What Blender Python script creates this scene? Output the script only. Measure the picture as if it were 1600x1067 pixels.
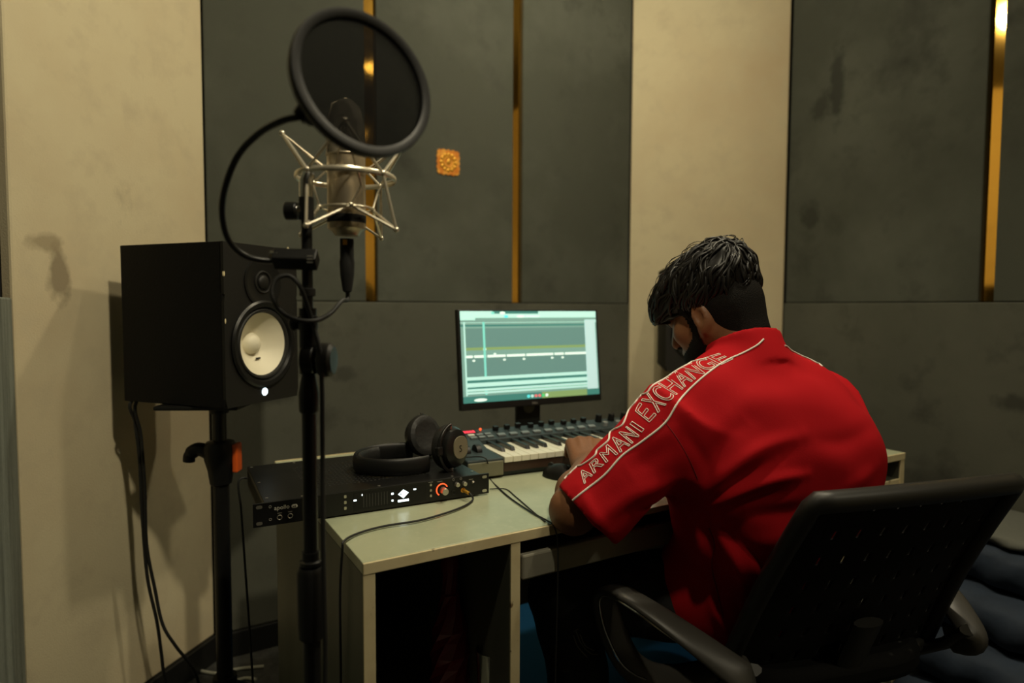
import bpy, bmesh, math, random
import numpy as np
from mathutils import Vector, Matrix
from mathutils.bvhtree import BVHTree

random.seed(7)
rng = np.random.default_rng(7)
for o in list(bpy.data.objects):
    bpy.data.objects.remove(o, do_unlink=True)
S = bpy.context.scene
C = S.collection

# ------------------------------------------------------------------ camera
F, PITCH, ROLL, TH, CZ = 990.0, 0.05382, 0.0042, math.radians(30.46), 1.161
FW = Vector((math.sin(TH), math.cos(TH), 0)); RT = Vector((math.cos(TH), -math.sin(TH), 0))
cd = bpy.data.cameras.new('camera')
cam = bpy.data.objects.new('camera', cd); C.objects.link(cam)
cd.sensor_width = 36.0; cd.lens = F / 1600.0 * 36.0
cd.clip_start = 0.02
cd.dof.use_dof = True; cd.dof.focus_distance = 1.27; cd.dof.aperture_fstop = 2.0
_f = FW * math.cos(PITCH) + Vector((0, 0, -math.sin(PITCH)))
_u = FW * math.sin(PITCH) + Vector((0, 0, math.cos(PITCH)))
_r = RT * math.cos(ROLL) + _u * math.sin(ROLL)
_u2 = _u * math.cos(ROLL) - RT * math.sin(ROLL)
cam.matrix_world = Matrix(((_r.x, _u2.x, -_f.x, 0), (_r.y, _u2.y, -_f.y, 0), (_r.z, _u2.z, -_f.z, CZ), (0, 0, 0, 1)))
S.camera = cam

# ------------------------------------------------------------------ world and exposure
w = bpy.data.worlds.new('world'); S.world = w; w.use_nodes = True
w.node_tree.nodes['Background'].inputs[0].default_value = (0.02, 0.02, 0.018, 1)
w.node_tree.nodes['Background'].inputs[1].default_value = 0.2
S.view_settings.view_transform = 'Standard'
S.view_settings.look = 'None'
S.view_settings.exposure = 0.0
S.view_settings.gamma = 1.0
S.view_settings.use_curve_mapping = False
LAMP_POWER = 45.0
LAMP_COLOUR = (1.0, 0.89, 0.64)
LAMPS = [(0.42, 0.20, 1.75, 'round ceiling downlight above the camera side of the room'), (1.25, 0.74, 1.10, 'round ceiling downlight above the seated person'), (1.27, 1.46, 0.50, 'round ceiling downlight above the desk and monitor'), (1.60, -0.75, 0.75, 'added unseen ceiling fill lamp that brightens the front wall at the rear')]  # last lamp is added, to brighten the front wall that the gold strips mirror
CEIL = 2.62

# ------------------------------------------------------------------ pixel helpers (photo frame 1600 x 1067)
ORI = Vector((0, 0, CZ))
def ray(px, py):
    u = px - 800.0; v = py - 533.5
    cr, sr = math.cos(ROLL), math.sin(ROLL)
    uu = u * cr + v * sr; vv = -u * sr + v * cr
    d = (uu / F, 1.0, -vv / F); c, s = math.cos(PITCH), math.sin(PITCH)
    return RT * d[0] + FW * (d[1] * c + d[2] * s) + Vector((0, 0, -d[1] * s + d[2] * c))
def atd(px, py, d): return ORI + ray(px, py) * d
def atz(px, py, z): r = ray(px, py); return ORI + r * ((z - CZ) / r.z)
def aty(px, py, y): r = ray(px, py); return ORI + r * (y / r.y)

# ------------------------------------------------------------------ materials
def lin(c):
    return tuple((x / 255 / 12.92) if x / 255 <= 0.04045 else ((x / 255 + 0.055) / 1.055) ** 2.4 for x in c)
MATS = {}
def mat(name, col, rough=0.5, metal=0.0, spec=0.5, noise=None, bump=None, emit=None, coat=0.0, sheen=0.0, alpha=1.0, srgb=False):
    """noise=(scale, colour2, low, high[, detail]); bump=(scale, strength)"""
    if name in MATS: return MATS[name]
    m = bpy.data.materials.new(name); m.use_nodes = True
    nt = m.node_tree; b = nt.nodes['Principled BSDF']
    if srgb: col = lin(col)
    b.inputs['Base Color'].default_value = (*col, 1)
    b.inputs['Roughness'].default_value = rough
    b.inputs['Metallic'].default_value = metal
    b.inputs['Specular IOR Level'].default_value = spec
    b.inputs['Coat Weight'].default_value = coat
    b.inputs['Sheen Weight'].default_value = sheen
    b.inputs['Alpha'].default_value = alpha
    tc = nt.nodes.new('ShaderNodeTexCoord')
    if noise:
        layers = noise if isinstance(noise, list) else [noise]
        prev = None
        for sc, c2, lo, hi, *rest in layers:
            n = nt.nodes.new('ShaderNodeTexNoise'); n.inputs['Scale'].default_value = sc
            n.inputs['Detail'].default_value = rest[0] if rest else 5.0
            n.inputs['Roughness'].default_value = 0.6
            if len(rest) > 1:
                mp = nt.nodes.new('ShaderNodeMapping'); mp.inputs['Scale'].default_value = rest[1]
                nt.links.new(tc.outputs['Object'], mp.inputs[0]); nt.links.new(mp.outputs[0], n.inputs['Vector'])
            else:
                nt.links.new(tc.outputs['Object'], n.inputs['Vector'])
            mr = nt.nodes.new('ShaderNodeMapRange'); mr.inputs[1].default_value = lo; mr.inputs[2].default_value = hi
            nt.links.new(n.outputs[0], mr.inputs[0])
            mx = nt.nodes.new('ShaderNodeMix'); mx.data_type = 'RGBA'
            nt.links.new(mr.outputs[0], mx.inputs[0])
            if prev: nt.links.new(prev, mx.inputs[6])
            else: mx.inputs[6].default_value = (*col, 1)
            mx.inputs[7].default_value = (*c2, 1)
            prev = mx.outputs[2]
        nt.links.new(prev, b.inputs['Base Color'])
    if bump:
        n = nt.nodes.new('ShaderNodeTexNoise'); n.inputs['Scale'].default_value = bump[0]; n.inputs['Detail'].default_value = 3
        nt.links.new(tc.outputs['Object'], n.inputs['Vector'])
        bp = nt.nodes.new('ShaderNodeBump'); bp.inputs['Strength'].default_value = bump[1]; bp.inputs['Distance'].default_value = 0.01
        nt.links.new(n.outputs[0], bp.inputs['Height']); nt.links.new(bp.outputs[0], b.inputs['Normal'])
    if emit:
        b.inputs['Emission Color'].default_value = (*emit[0], 1); b.inputs['Emission Strength'].default_value = emit[1]
    MATS[name] = m
    return m

M_panel = mat('dark_panel_cloth', (0.072, 0.077, 0.060), 0.85, spec=0.25,
              noise=[(1.6, (0.125, 0.132, 0.108), 0.42, 0.75), (2.6, (0.036, 0.038, 0.030), 0.56, 0.74), (9, (0.062, 0.064, 0.052), 0.55, 0.8)], bump=(260, 0.12))
M_dado = mat('lower_panel_cloth', (0.098, 0.100, 0.078), 0.85, spec=0.25,
             noise=[(1.3, (0.130, 0.130, 0.102), 0.45, 0.7), (3.1, (0.046, 0.046, 0.037), 0.58, 0.72), (11, (0.078, 0.078, 0.06), 0.55, 0.8)], bump=(260, 0.12))
M_beige = mat('beige_panel_cloth', (0.72, 0.63, 0.42), 0.85, spec=0.2,
              noise=[(1.4, (0.62, 0.50, 0.32), 0.42, 0.72), (3.2, (0.40, 0.33, 0.22), 0.70, 0.82, 6, (1, 1, 0.6)), (12, (0.64, 0.55, 0.37), 0.5, 0.75)], bump=(240, 0.12))
M_worn = mat('worn_grey_board', (0.26, 0.29, 0.25), 0.7, noise=(5, (0.12, 0.14, 0.12), 0.4, 0.7, 6, (6, 6, 0.5)), bump=(40, 0.2))
M_gap = mat('dark_gap', (0.012, 0.012, 0.010), 0.9)
M_mirror = mat('gold_mirror', (0.86, 0.50, 0.10), 0.06, metal=1.0)
M_wall = mat('wall_paint', (0.20, 0.18, 0.13), 0.9)
M_ceil = mat('ceiling_paint', (0.16, 0.15, 0.12), 0.9)
M_floor = mat('floor_carpet', (0.05, 0.05, 0.043), 0.95, noise=(30, (0.03, 0.03, 0.026), 0.4, 0.6), bump=(200, 0.3))
M_base = mat('black_baseboard', (0.010, 0.010, 0.009), 0.5)
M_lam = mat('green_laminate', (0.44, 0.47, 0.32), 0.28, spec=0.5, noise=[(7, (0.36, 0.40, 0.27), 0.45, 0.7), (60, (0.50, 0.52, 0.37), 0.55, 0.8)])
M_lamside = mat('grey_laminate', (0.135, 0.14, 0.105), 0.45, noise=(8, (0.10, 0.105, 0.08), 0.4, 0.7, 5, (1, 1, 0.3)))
M_edge = mat('cream_edge', (0.70, 0.60, 0.36), 0.6, noise=[(9, (0.58, 0.47, 0.26), 0.45, 0.7), (30, (0.16, 0.10, 0.045), 0.64, 0.70)])
M_drawer = mat('drawer_grey', (0.26, 0.25, 0.20), 0.35, noise=(20, (0.21, 0.20, 0.16), 0.4, 0.7, 4, (0.2, 1, 1)))
M_blk = mat('black_plastic', (0.007, 0.007, 0.0065), 0.45, spec=0.35)
M_blks = mat('black_satin', (0.008, 0.008, 0.0075), 0.34, spec=0.4)
M_blkm = mat('black_matte', (0.009, 0.009, 0.008), 0.75, spec=0.3)
M_blkmetal = mat('black_metal', (0.008, 0.008, 0.0075), 0.36, metal=0.0, spec=0.4)
M_rub = mat('black_rubber', (0.010, 0.010, 0.009), 0.6)
M_cab = mat('speaker_vinyl', (0.0035, 0.0035, 0.0035), 0.62, spec=0.2, bump=(150, 0.1))
M_baffle = mat('speaker_baffle', (0.010, 0.0095, 0.008), 0.5, spec=0.35)
M_cone = mat('white_cone', (0.80, 0.75, 0.58), 0.5)
M_led = mat('white_led', (0.8, 0.9, 1), 0.4, emit=((0.75, 0.95, 1.0), 2.5))
M_disp = mat('display_white', (0.8, 0.9, 1), 0.4, emit=((0.80, 0.97, 1.0), 1.8))
M_red = mat('red_led', (0.8, 0.05, 0.02), 0.4, emit=((1.0, 0.09, 0.02), 1.9))
M_redseg = mat('red_segment', (0.8, 0.02, 0.05), 0.4, emit=((1.0, 0.03, 0.07), 1.0))
M_orange = mat('orange_plastic', (0.75, 0.11, 0.012), 0.45)
M_chrome = mat('chrome', (0.75, 0.74, 0.70), 0.15, metal=1.0)
M_nickel = mat('satin_nickel', (0.46, 0.39, 0.28), 0.38, metal=0.9)
M_wire = mat('nickel_wire', (0.80, 0.73, 0.57), 0.30, metal=0.75)
M_alu = mat('aluminium', (0.66, 0.63, 0.54), 0.32, metal=0.9)
M_print = mat('white_print', (0.62, 0.60, 0.52), 0.6)
M_printdim = mat('grey_print', (0.22, 0.21, 0.18), 0.6)
M_key = mat('white_key', (0.82, 0.79, 0.64), 0.35)
M_bkey = mat('black_key', (0.010, 0.010, 0.010), 0.3)
M_kb = mat('keyboard_body', (0.022, 0.034, 0.037), 0.5)
M_kbgrey = mat('keyboard_grey_cheek', (0.17, 0.165, 0.105), 0.5)
M_wood = mat('dark_wood', (0.045, 0.022, 0.012), 0.5, noise=(6, (0.02, 0.010, 0.006), 0.4, 0.7, 5, (1, 8, 8)))
M_knobg = mat('knob_grey', (0.18, 0.20, 0.20), 0.4)
M_headgrey = mat('headphone_badge', (0.25, 0.225, 0.15), 0.4, metal=0.4)
M_leather = mat('leatherette', (0.012, 0.012, 0.011), 0.55, bump=(120, 0.1))
M_skin = mat('skin', (0.225, 0.098, 0.042), 0.50, spec=0.4, noise=(9, (0.18, 0.075, 0.032), 0.4, 0.7), bump=(170, 0.06))
M_shirt = mat('red_cotton', (0.45, 0.008, 0.013), 0.85, spec=0.10, sheen=0.0, bump=(420, 0.06))
M_pipe = mat('white_piping', (0.90, 0.85, 0.76), 0.7)
M_seam = mat('dark_seam', (0.22, 0.004, 0.008), 0.8)
M_hair = mat('black_hair', (0.007, 0.006, 0.005), 0.45, spec=0.4)
M_hairs = mat('short_hair', (0.007, 0.006, 0.005), 0.8, spec=0.15, noise=(260, (0.02, 0.014, 0.010), 0.55, 0.75), bump=(500, 0.35))
M_trous = mat('black_trousers', (0.012, 0.013, 0.014), 0.75, bump=(60, 0.15))
M_shoe = mat('shoe', (0.03, 0.03, 0.03), 0.5)
M_mesh = mat('chair_mesh', (0.007, 0.007, 0.007), 0.75, spec=0.2)
M_chair = mat('chair_plastic', (0.018, 0.0175, 0.016), 0.45)
M_arm = mat('chair_arm_pad', (0.055, 0.052, 0.046), 0.42)
M_navy = mat('navy_quilt', (0.022, 0.036, 0.062), 0.8, noise=(6, (0.014, 0.022, 0.038), 0.4, 0.7), bump=(12, 0.4))
M_sheet = mat('grey_sheet', (0.13, 0.135, 0.115), 0.85, bump=(14, 0.3))
M_blue = mat('blue_rug', (0.010, 0.15, 0.40), 0.9, bump=(300, 0.3))
M_bottle = mat('red_glass', (0.22, 0.004, 0.014), 0.16, spec=0.7)
M_steel = mat('steel', (0.6, 0.6, 0.56), 0.2, metal=1.0)
M_plaque = mat('orange_plaque', (0.70, 0.22, 0.02), 0.45, metal=0.3, noise=(40, (0.85, 0.40, 0.06), 0.45, 0.6))
M_gold = mat('gold_relief', (0.85, 0.45, 0.06), 0.35, metal=0.6)
M_paper = mat('paper', (0.80, 0.80, 0.76), 0.8)
M_whitecable = mat('white_cable', (0.42, 0.42, 0.34), 0.5)
M_cup = mat('cream_cup', (0.62, 0.56, 0.40), 0.6)
def mesh_mat():
    m = bpy.data.materials.new('pop_mesh'); m.use_nodes = True; nt = m.node_tree
    b = nt.nodes['Principled BSDF']; b.inputs['Base Color'].default_value = (0.0035, 0.0035, 0.003, 1); b.inputs['Roughness'].default_value = 0.8; b.inputs['Specular IOR Level'].default_value = 0.1
    t = nt.nodes.new('ShaderNodeBsdfTransparent'); mx = nt.nodes.new('ShaderNodeMixShader')
    n = nt.nodes.new('ShaderNodeTexNoise'); n.inputs['Scale'].default_value = 900
    tc = nt.nodes.new('ShaderNodeTexCoord'); nt.links.new(tc.outputs['Object'], n.inputs['Vector'])
    mr = nt.nodes.new('ShaderNodeMapRange'); mr.inputs[1].default_value = 0.3; mr.inputs[2].default_value = 0.7; mr.inputs[3].default_value = 0.5; mr.inputs[4].default_value = 0.9
    nt.links.new(n.outputs[0], mr.inputs[0]); nt.links.new(mr.outputs[0], mx.inputs[0])
    nt.links.new(t.outputs[0], mx.inputs[1]); nt.links.new(b.outputs[0], mx.inputs[2])
    nt.links.new(mx.outputs[0], nt.nodes['Material Output'].inputs[0])
    return m
M_pop = mesh_mat()
def stain(m, spots):
    nt = m.node_tree; b = nt.nodes['Principled BSDF']; prev = b.inputs['Base Color'].links[0].from_socket
    tc = nt.nodes.new('ShaderNodeTexCoord')
    for c, sc, col in spots:
        nz = nt.nodes.new('ShaderNodeTexNoise'); nz.inputs['Scale'].default_value = 22; nz.inputs['Detail'].default_value = 5; nt.links.new(tc.outputs['Object'], nz.inputs['Vector'])
        sub = nt.nodes.new('ShaderNodeVectorMath'); sub.operation = 'SUBTRACT'; nt.links.new(tc.outputs['Object'], sub.inputs[0]); sub.inputs[1].default_value = c
        dv = nt.nodes.new('ShaderNodeVectorMath'); dv.operation = 'DIVIDE'; nt.links.new(sub.outputs[0], dv.inputs[0]); dv.inputs[1].default_value = sc
        ln = nt.nodes.new('ShaderNodeVectorMath'); ln.operation = 'LENGTH'; nt.links.new(dv.outputs[0], ln.inputs[0])
        ad = nt.nodes.new('ShaderNodeMath'); ad.operation = 'MULTIPLY_ADD'; nt.links.new(nz.outputs[0], ad.inputs[0]); ad.inputs[1].default_value = 1.6; nt.links.new(ln.outputs['Value'], ad.inputs[2])
        mr = nt.nodes.new('ShaderNodeMapRange'); mr.inputs[1].default_value = 1.35; mr.inputs[2].default_value = 1.9; mr.inputs[3].default_value = 0.75; mr.inputs[4].default_value = 0.0
        nt.links.new(ad.outputs[0], mr.inputs[0])
        mx = nt.nodes.new('ShaderNodeMix'); mx.data_type = 'RGBA'; nt.links.new(mr.outputs[0], mx.inputs[0]); nt.links.new(prev, mx.inputs[6]); mx.inputs[7].default_value = (*col, 1)
        prev = mx.outputs[2]
    nt.links.new(prev, b.inputs['Base Color'])
stain(M_beige, [((-0.165, 1.885, 1.225), (0.030, 0.030, 0.070), (0.24, 0.19, 0.12)), ((-0.19, 1.86, 1.31), (0.045, 0.045, 0.025), (0.36, 0.29, 0.18))])
stain(M_panel, [((2.41, 1.56, 2.05), (0.1, 0.035, 0.16), (0.030, 0.032, 0.026)), ((2.41, 1.63, 1.98), (0.1, 0.05, 0.06), (0.036, 0.038, 0.03)), ((2.41, 1.66, 1.55), (0.1, 0.05, 0.06), (0.036, 0.038, 0.03))])
stain(M_dado, [((0.36, 2.23, 0.86), (0.09, 0.1, 0.04), (0.045, 0.045, 0.036)), ((2.40, 0.90, 0.86), (0.1, 0.08, 0.03), (0.04, 0.04, 0.032)), ((0.62, 2.23, 0.92), (0.05, 0.1, 0.03), (0.05, 0.05, 0.04))])
def emis(name, c, s=1.0): return mat(name, c, 0.5, emit=(c, s))

# ------------------------------------------------------------------ mesh builder
def frame(d):
    d = Vector(d).normalized()
    a = Vector((0, 0, 1)) if abs(d.z) < 0.9 else Vector((1, 0, 0))
    x = a.cross(d).normalized(); y = d.cross(x)
    return x, y, d
class MB:
    def __init__(s): s.v = []; s.f = []; s.m = []
    def add(s, vs, fs, mi=0):
        o = len(s.v); s.v += [tuple(v) for v in vs]; s.f += [tuple(i + o for i in f) for f in fs]; s.m += [mi] * len(fs)
        return s
    def box(s, x0, x1, y0, y1, z0, z1, M=None, mi=0):
        vs = [Vector((x, y, z)) for z in (z0, z1) for y in (y0, y1) for x in (x0, x1)]
        if M: vs = [M @ v for v in vs]
        return s.add(vs, [(0, 2, 3, 1), (4, 5, 7, 6), (0, 1, 5, 4), (2, 6, 7, 3), (0, 4, 6, 2), (1, 3, 7, 5)], mi)
    def cyl(s, a, b, r0, r1=None, n=20, caps=True, mi=0):
        if r1 is None: r1 = r0
        a = Vector(a); b = Vector(b); x, y, d = frame(b - a)
        vs = []
        for p, r in ((a, r0), (b, r1)):
            for i in range(n):
                t = 2 * math.pi * i / n; vs.append(p + (x * math.cos(t) + y * math.sin(t)) * r)
        fs = [(i, (i + 1) % n, n + (i + 1) % n, n + i) for i in range(n)]
        if caps: fs += [tuple(range(n - 1, -1, -1)), tuple(range(n, 2 * n))]
        return s.add(vs, fs, mi)
    def lathe(s, prof, o=(0, 0, 0), d=(0, 0, 1), n=28, mi=0, twist=0.0, caps=True):
        """prof: list of (radius, height)"""
        o = Vector(o); x, y, d = frame(d); vs = []; L = len(prof)
        for k, (r, h) in enumerate(prof):
            for i in range(n):
                t = 2 * math.pi * i / n + twist * k; vs.append(o + d * h + (x * math.cos(t) + y * math.sin(t)) * max(r, 1e-5))
        fs = [(k * n + i, k * n + (i + 1) % n, (k + 1) * n + (i + 1) % n, (k + 1) * n + i) for k in range(L - 1) for i in range(n)]
        if caps and prof[0][0] > 1e-4: fs.append(tuple(range(n - 1, -1, -1)))
        if caps and prof[-1][0] > 1e-4: fs.append(tuple((L - 1) * n + i for i in range(n)))
        return s.add(vs, fs, mi)
    def sphere(s, c, r, nu=16, nv=10, mi=0, M=None):
        if not hasattr(r, '__len__'): r = (r, r, r)
        vs = []; fs = []
        for j in range(nv + 1):
            p = math.pi * j / nv
            for i in range(nu):
                t = 2 * math.pi * i / nu
                v = Vector((r[0] * math.sin(p) * math.cos(t), r[1] * math.sin(p) * math.sin(t), r[2] * math.cos(p)))
                if M: v = M @ v
                vs.append(v + Vector(c))
        for j in range(nv):
            for i in range(nu):
                fs.append((j * nu + i, (j + 1) * nu + i, (j + 1) * nu + (i + 1) % nu, j * nu + (i + 1) % nu))
        return s.add(vs, fs, mi)
    def tube(s, pts, r, n=10, closed=False, mi=0, sq=None, up=None):
        """sweep; r a number or list; sq=(rx,ry) for an elliptical/flat section with up hint"""
        pts = [Vector(p) for p in pts]; L = len(pts); vs = []
        X = None
        for k in range(L):
            a = pts[(k - 1) % L] if (closed or k > 0) else pts[0]
            b = pts[(k + 1) % L] if (closed or k < L - 1) else pts[-1]
            d = (b - a)
            if d.length < 1e-9: d = Vector((0, 0, 1))
            d.normalize()
            if up is not None:
                u = Vector(up[k] if isinstance(up, list) else up); X = d.cross(u).normalized()
            elif X is None: X = frame(d)[0]
            else:
                X = X - d * X.dot(d)
                if X.length < 1e-6: X = frame(d)[0]
                X.normalize()
            Y = d.cross(X)
            rr = r[k] if isinstance(r, (list, tuple)) else r
            for i in range(n):
                t = 2 * math.pi * i / n
                if sq: vs.append(pts[k] + X * math.cos(t) * sq[0] * rr + Y * math.sin(t) * sq[1] * rr)
                else: vs.append(pts[k] + (X * math.cos(t) + Y * math.sin(t)) * rr)
        fs = []
        for k in range(L if closed else L - 1):
            k2 = (k + 1) % L
            fs += [(k * n + i, k * n + (i + 1) % n, k2 * n + (i + 1) % n, k2 * n + i) for i in range(n)]
        if not closed: fs += [tuple(range(n - 1, -1, -1)), tuple((L - 1) * n + i for i in range(n))]
        return s.add(vs, fs, mi)
    def prism(s, poly, z0, z1, M=None, mi=0):
        n = len(poly)
        vs = [Vector((p[0], p[1], z)) for z in (z0, z1) for p in poly]
        if M: vs = [M @ v for v in vs]
        return s.add(vs, [tuple(range(n - 1, -1, -1)), tuple(range(n, 2 * n))] + [(i, (i + 1) % n, n + (i + 1) % n, n + i) for i in range(n)], mi)
    def torus(s, c, d, R, r, n=40, k=10, mi=0):
        x, y, d = frame(d)
        return s.tube([Vector(c) + (x * math.cos(2 * math.pi * i / n) + y * math.sin(2 * math.pi * i / n)) * R for i in range(n)], r, k, True, mi)
    def build(s, name, m, parent=None, smooth=True, bevel=0.0, origin=None, angle=40):
        me = bpy.data.meshes.new(name)
        vs = s.v
        if origin is not None: vs = [(v[0] - origin[0], v[1] - origin[1], v[2] - origin[2]) for v in vs]
        me.from_pydata(vs, [], s.f)
        for mm in (m if isinstance(m, (list, tuple)) else [m]): me.materials.append(mm)
        if max(s.m, default=0) > 0: me.polygons.foreach_set('material_index', s.m)
        if smooth:
            me.polygons.foreach_set('use_smooth', [True] * len(me.polygons)); me.set_sharp_from_angle(angle=math.radians(angle))
        me.update()
        o = bpy.data.objects.new(name, me); C.objects.link(o)
        if origin is not None: o.location = origin
        if parent is not None: o.parent = parent
        if bevel:
            b = o.modifiers.new('bevel', 'BEVEL'); b.width = bevel; b.segments = 2; b.limit_method = 'ANGLE'
        return o
def tag(o, label=None, cat=None, group=None, kind=None):
    if label: o['label'] = label
    if cat: o['category'] = cat
    if group: o['group'] = group
    if kind: o['kind'] = kind
    return o
def thing(name, label, cat, loc=(0, 0, 0), rz=0.0, group=None):
    o = bpy.data.objects.new(name, None); C.objects.link(o); o.empty_display_size = 0.05
    o.location = loc; o.rotation_euler = (0, 0, rz)
    return tag(o, label, cat, group)
def struct(o): o['kind'] = 'structure'; return o
def spline(pts, n=8):
    """Catmull-Rom"""
    P = [Vector(p) for p in pts]; P = [P[0] * 2 - P[1]] + P + [P[-1] * 2 - P[-2]]; out = []
    for i in range(1, len(P) - 2):
        for k in range(n):
            t = k / n; a, b, c, d = P[i - 1], P[i], P[i + 1], P[i + 2]
            out.append(0.5 * ((2 * b) + (c - a) * t + (2 * a - 5 * b + 4 * c - d) * t * t + (3 * b - a - 3 * c + d) * t ** 3))
    out.append(P[-2]); return out
def rrect(w, h, r, n=5, cx=0, cy=0):
    out = []
    for sx, sy, a0 in ((1, 1, 0), (-1, 1, 90), (-1, -1, 180), (1, -1, 270)):
        for i in range(n + 1):
            a = math.radians(a0 + 90 * i / n)
            out.append((cx + sx * (w / 2 - r) + r * math.cos(a), cy + sy * (h / 2 - r) + r * math.sin(a)))
    return out
def basis(o, x, y, z): # matrix with given axes
    return Matrix(((x[0], y[0], z[0], o[0]), (x[1], y[1], z[1], o[1]), (x[2], y[2], z[2], o[2]), (0, 0, 0, 1)))
XZ = lambda o: basis(o, (1, 0, 0), (0, 0, 1), (0, -1, 0))     # poly in XZ, extrude towards -Y
def text_obj(txt, size, M, m, parent=None, name='lettering', ext=0.0003, align='LEFT', sx=1.0):
    cu = bpy.data.curves.new('t', 'FONT'); cu.body = txt; cu.size = size; cu.extrude = ext; cu.align_x = align
    cu.resolution_u = 3
    to = bpy.data.objects.new('t', cu); C.objects.link(to)
    dg = bpy.context.evaluated_depsgraph_get()
    me = bpy.data.meshes.new_from_object(to.evaluated_get(dg)); bpy.data.objects.remove(to)
    me.transform(M @ Matrix.Diagonal((sx, 1, 1, 1))); me.materials.clear(); me.materials.append(m); me.name = name
    o = bpy.data.objects.new(name, me); C.objects.link(o); o.parent = parent
    return o

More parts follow.
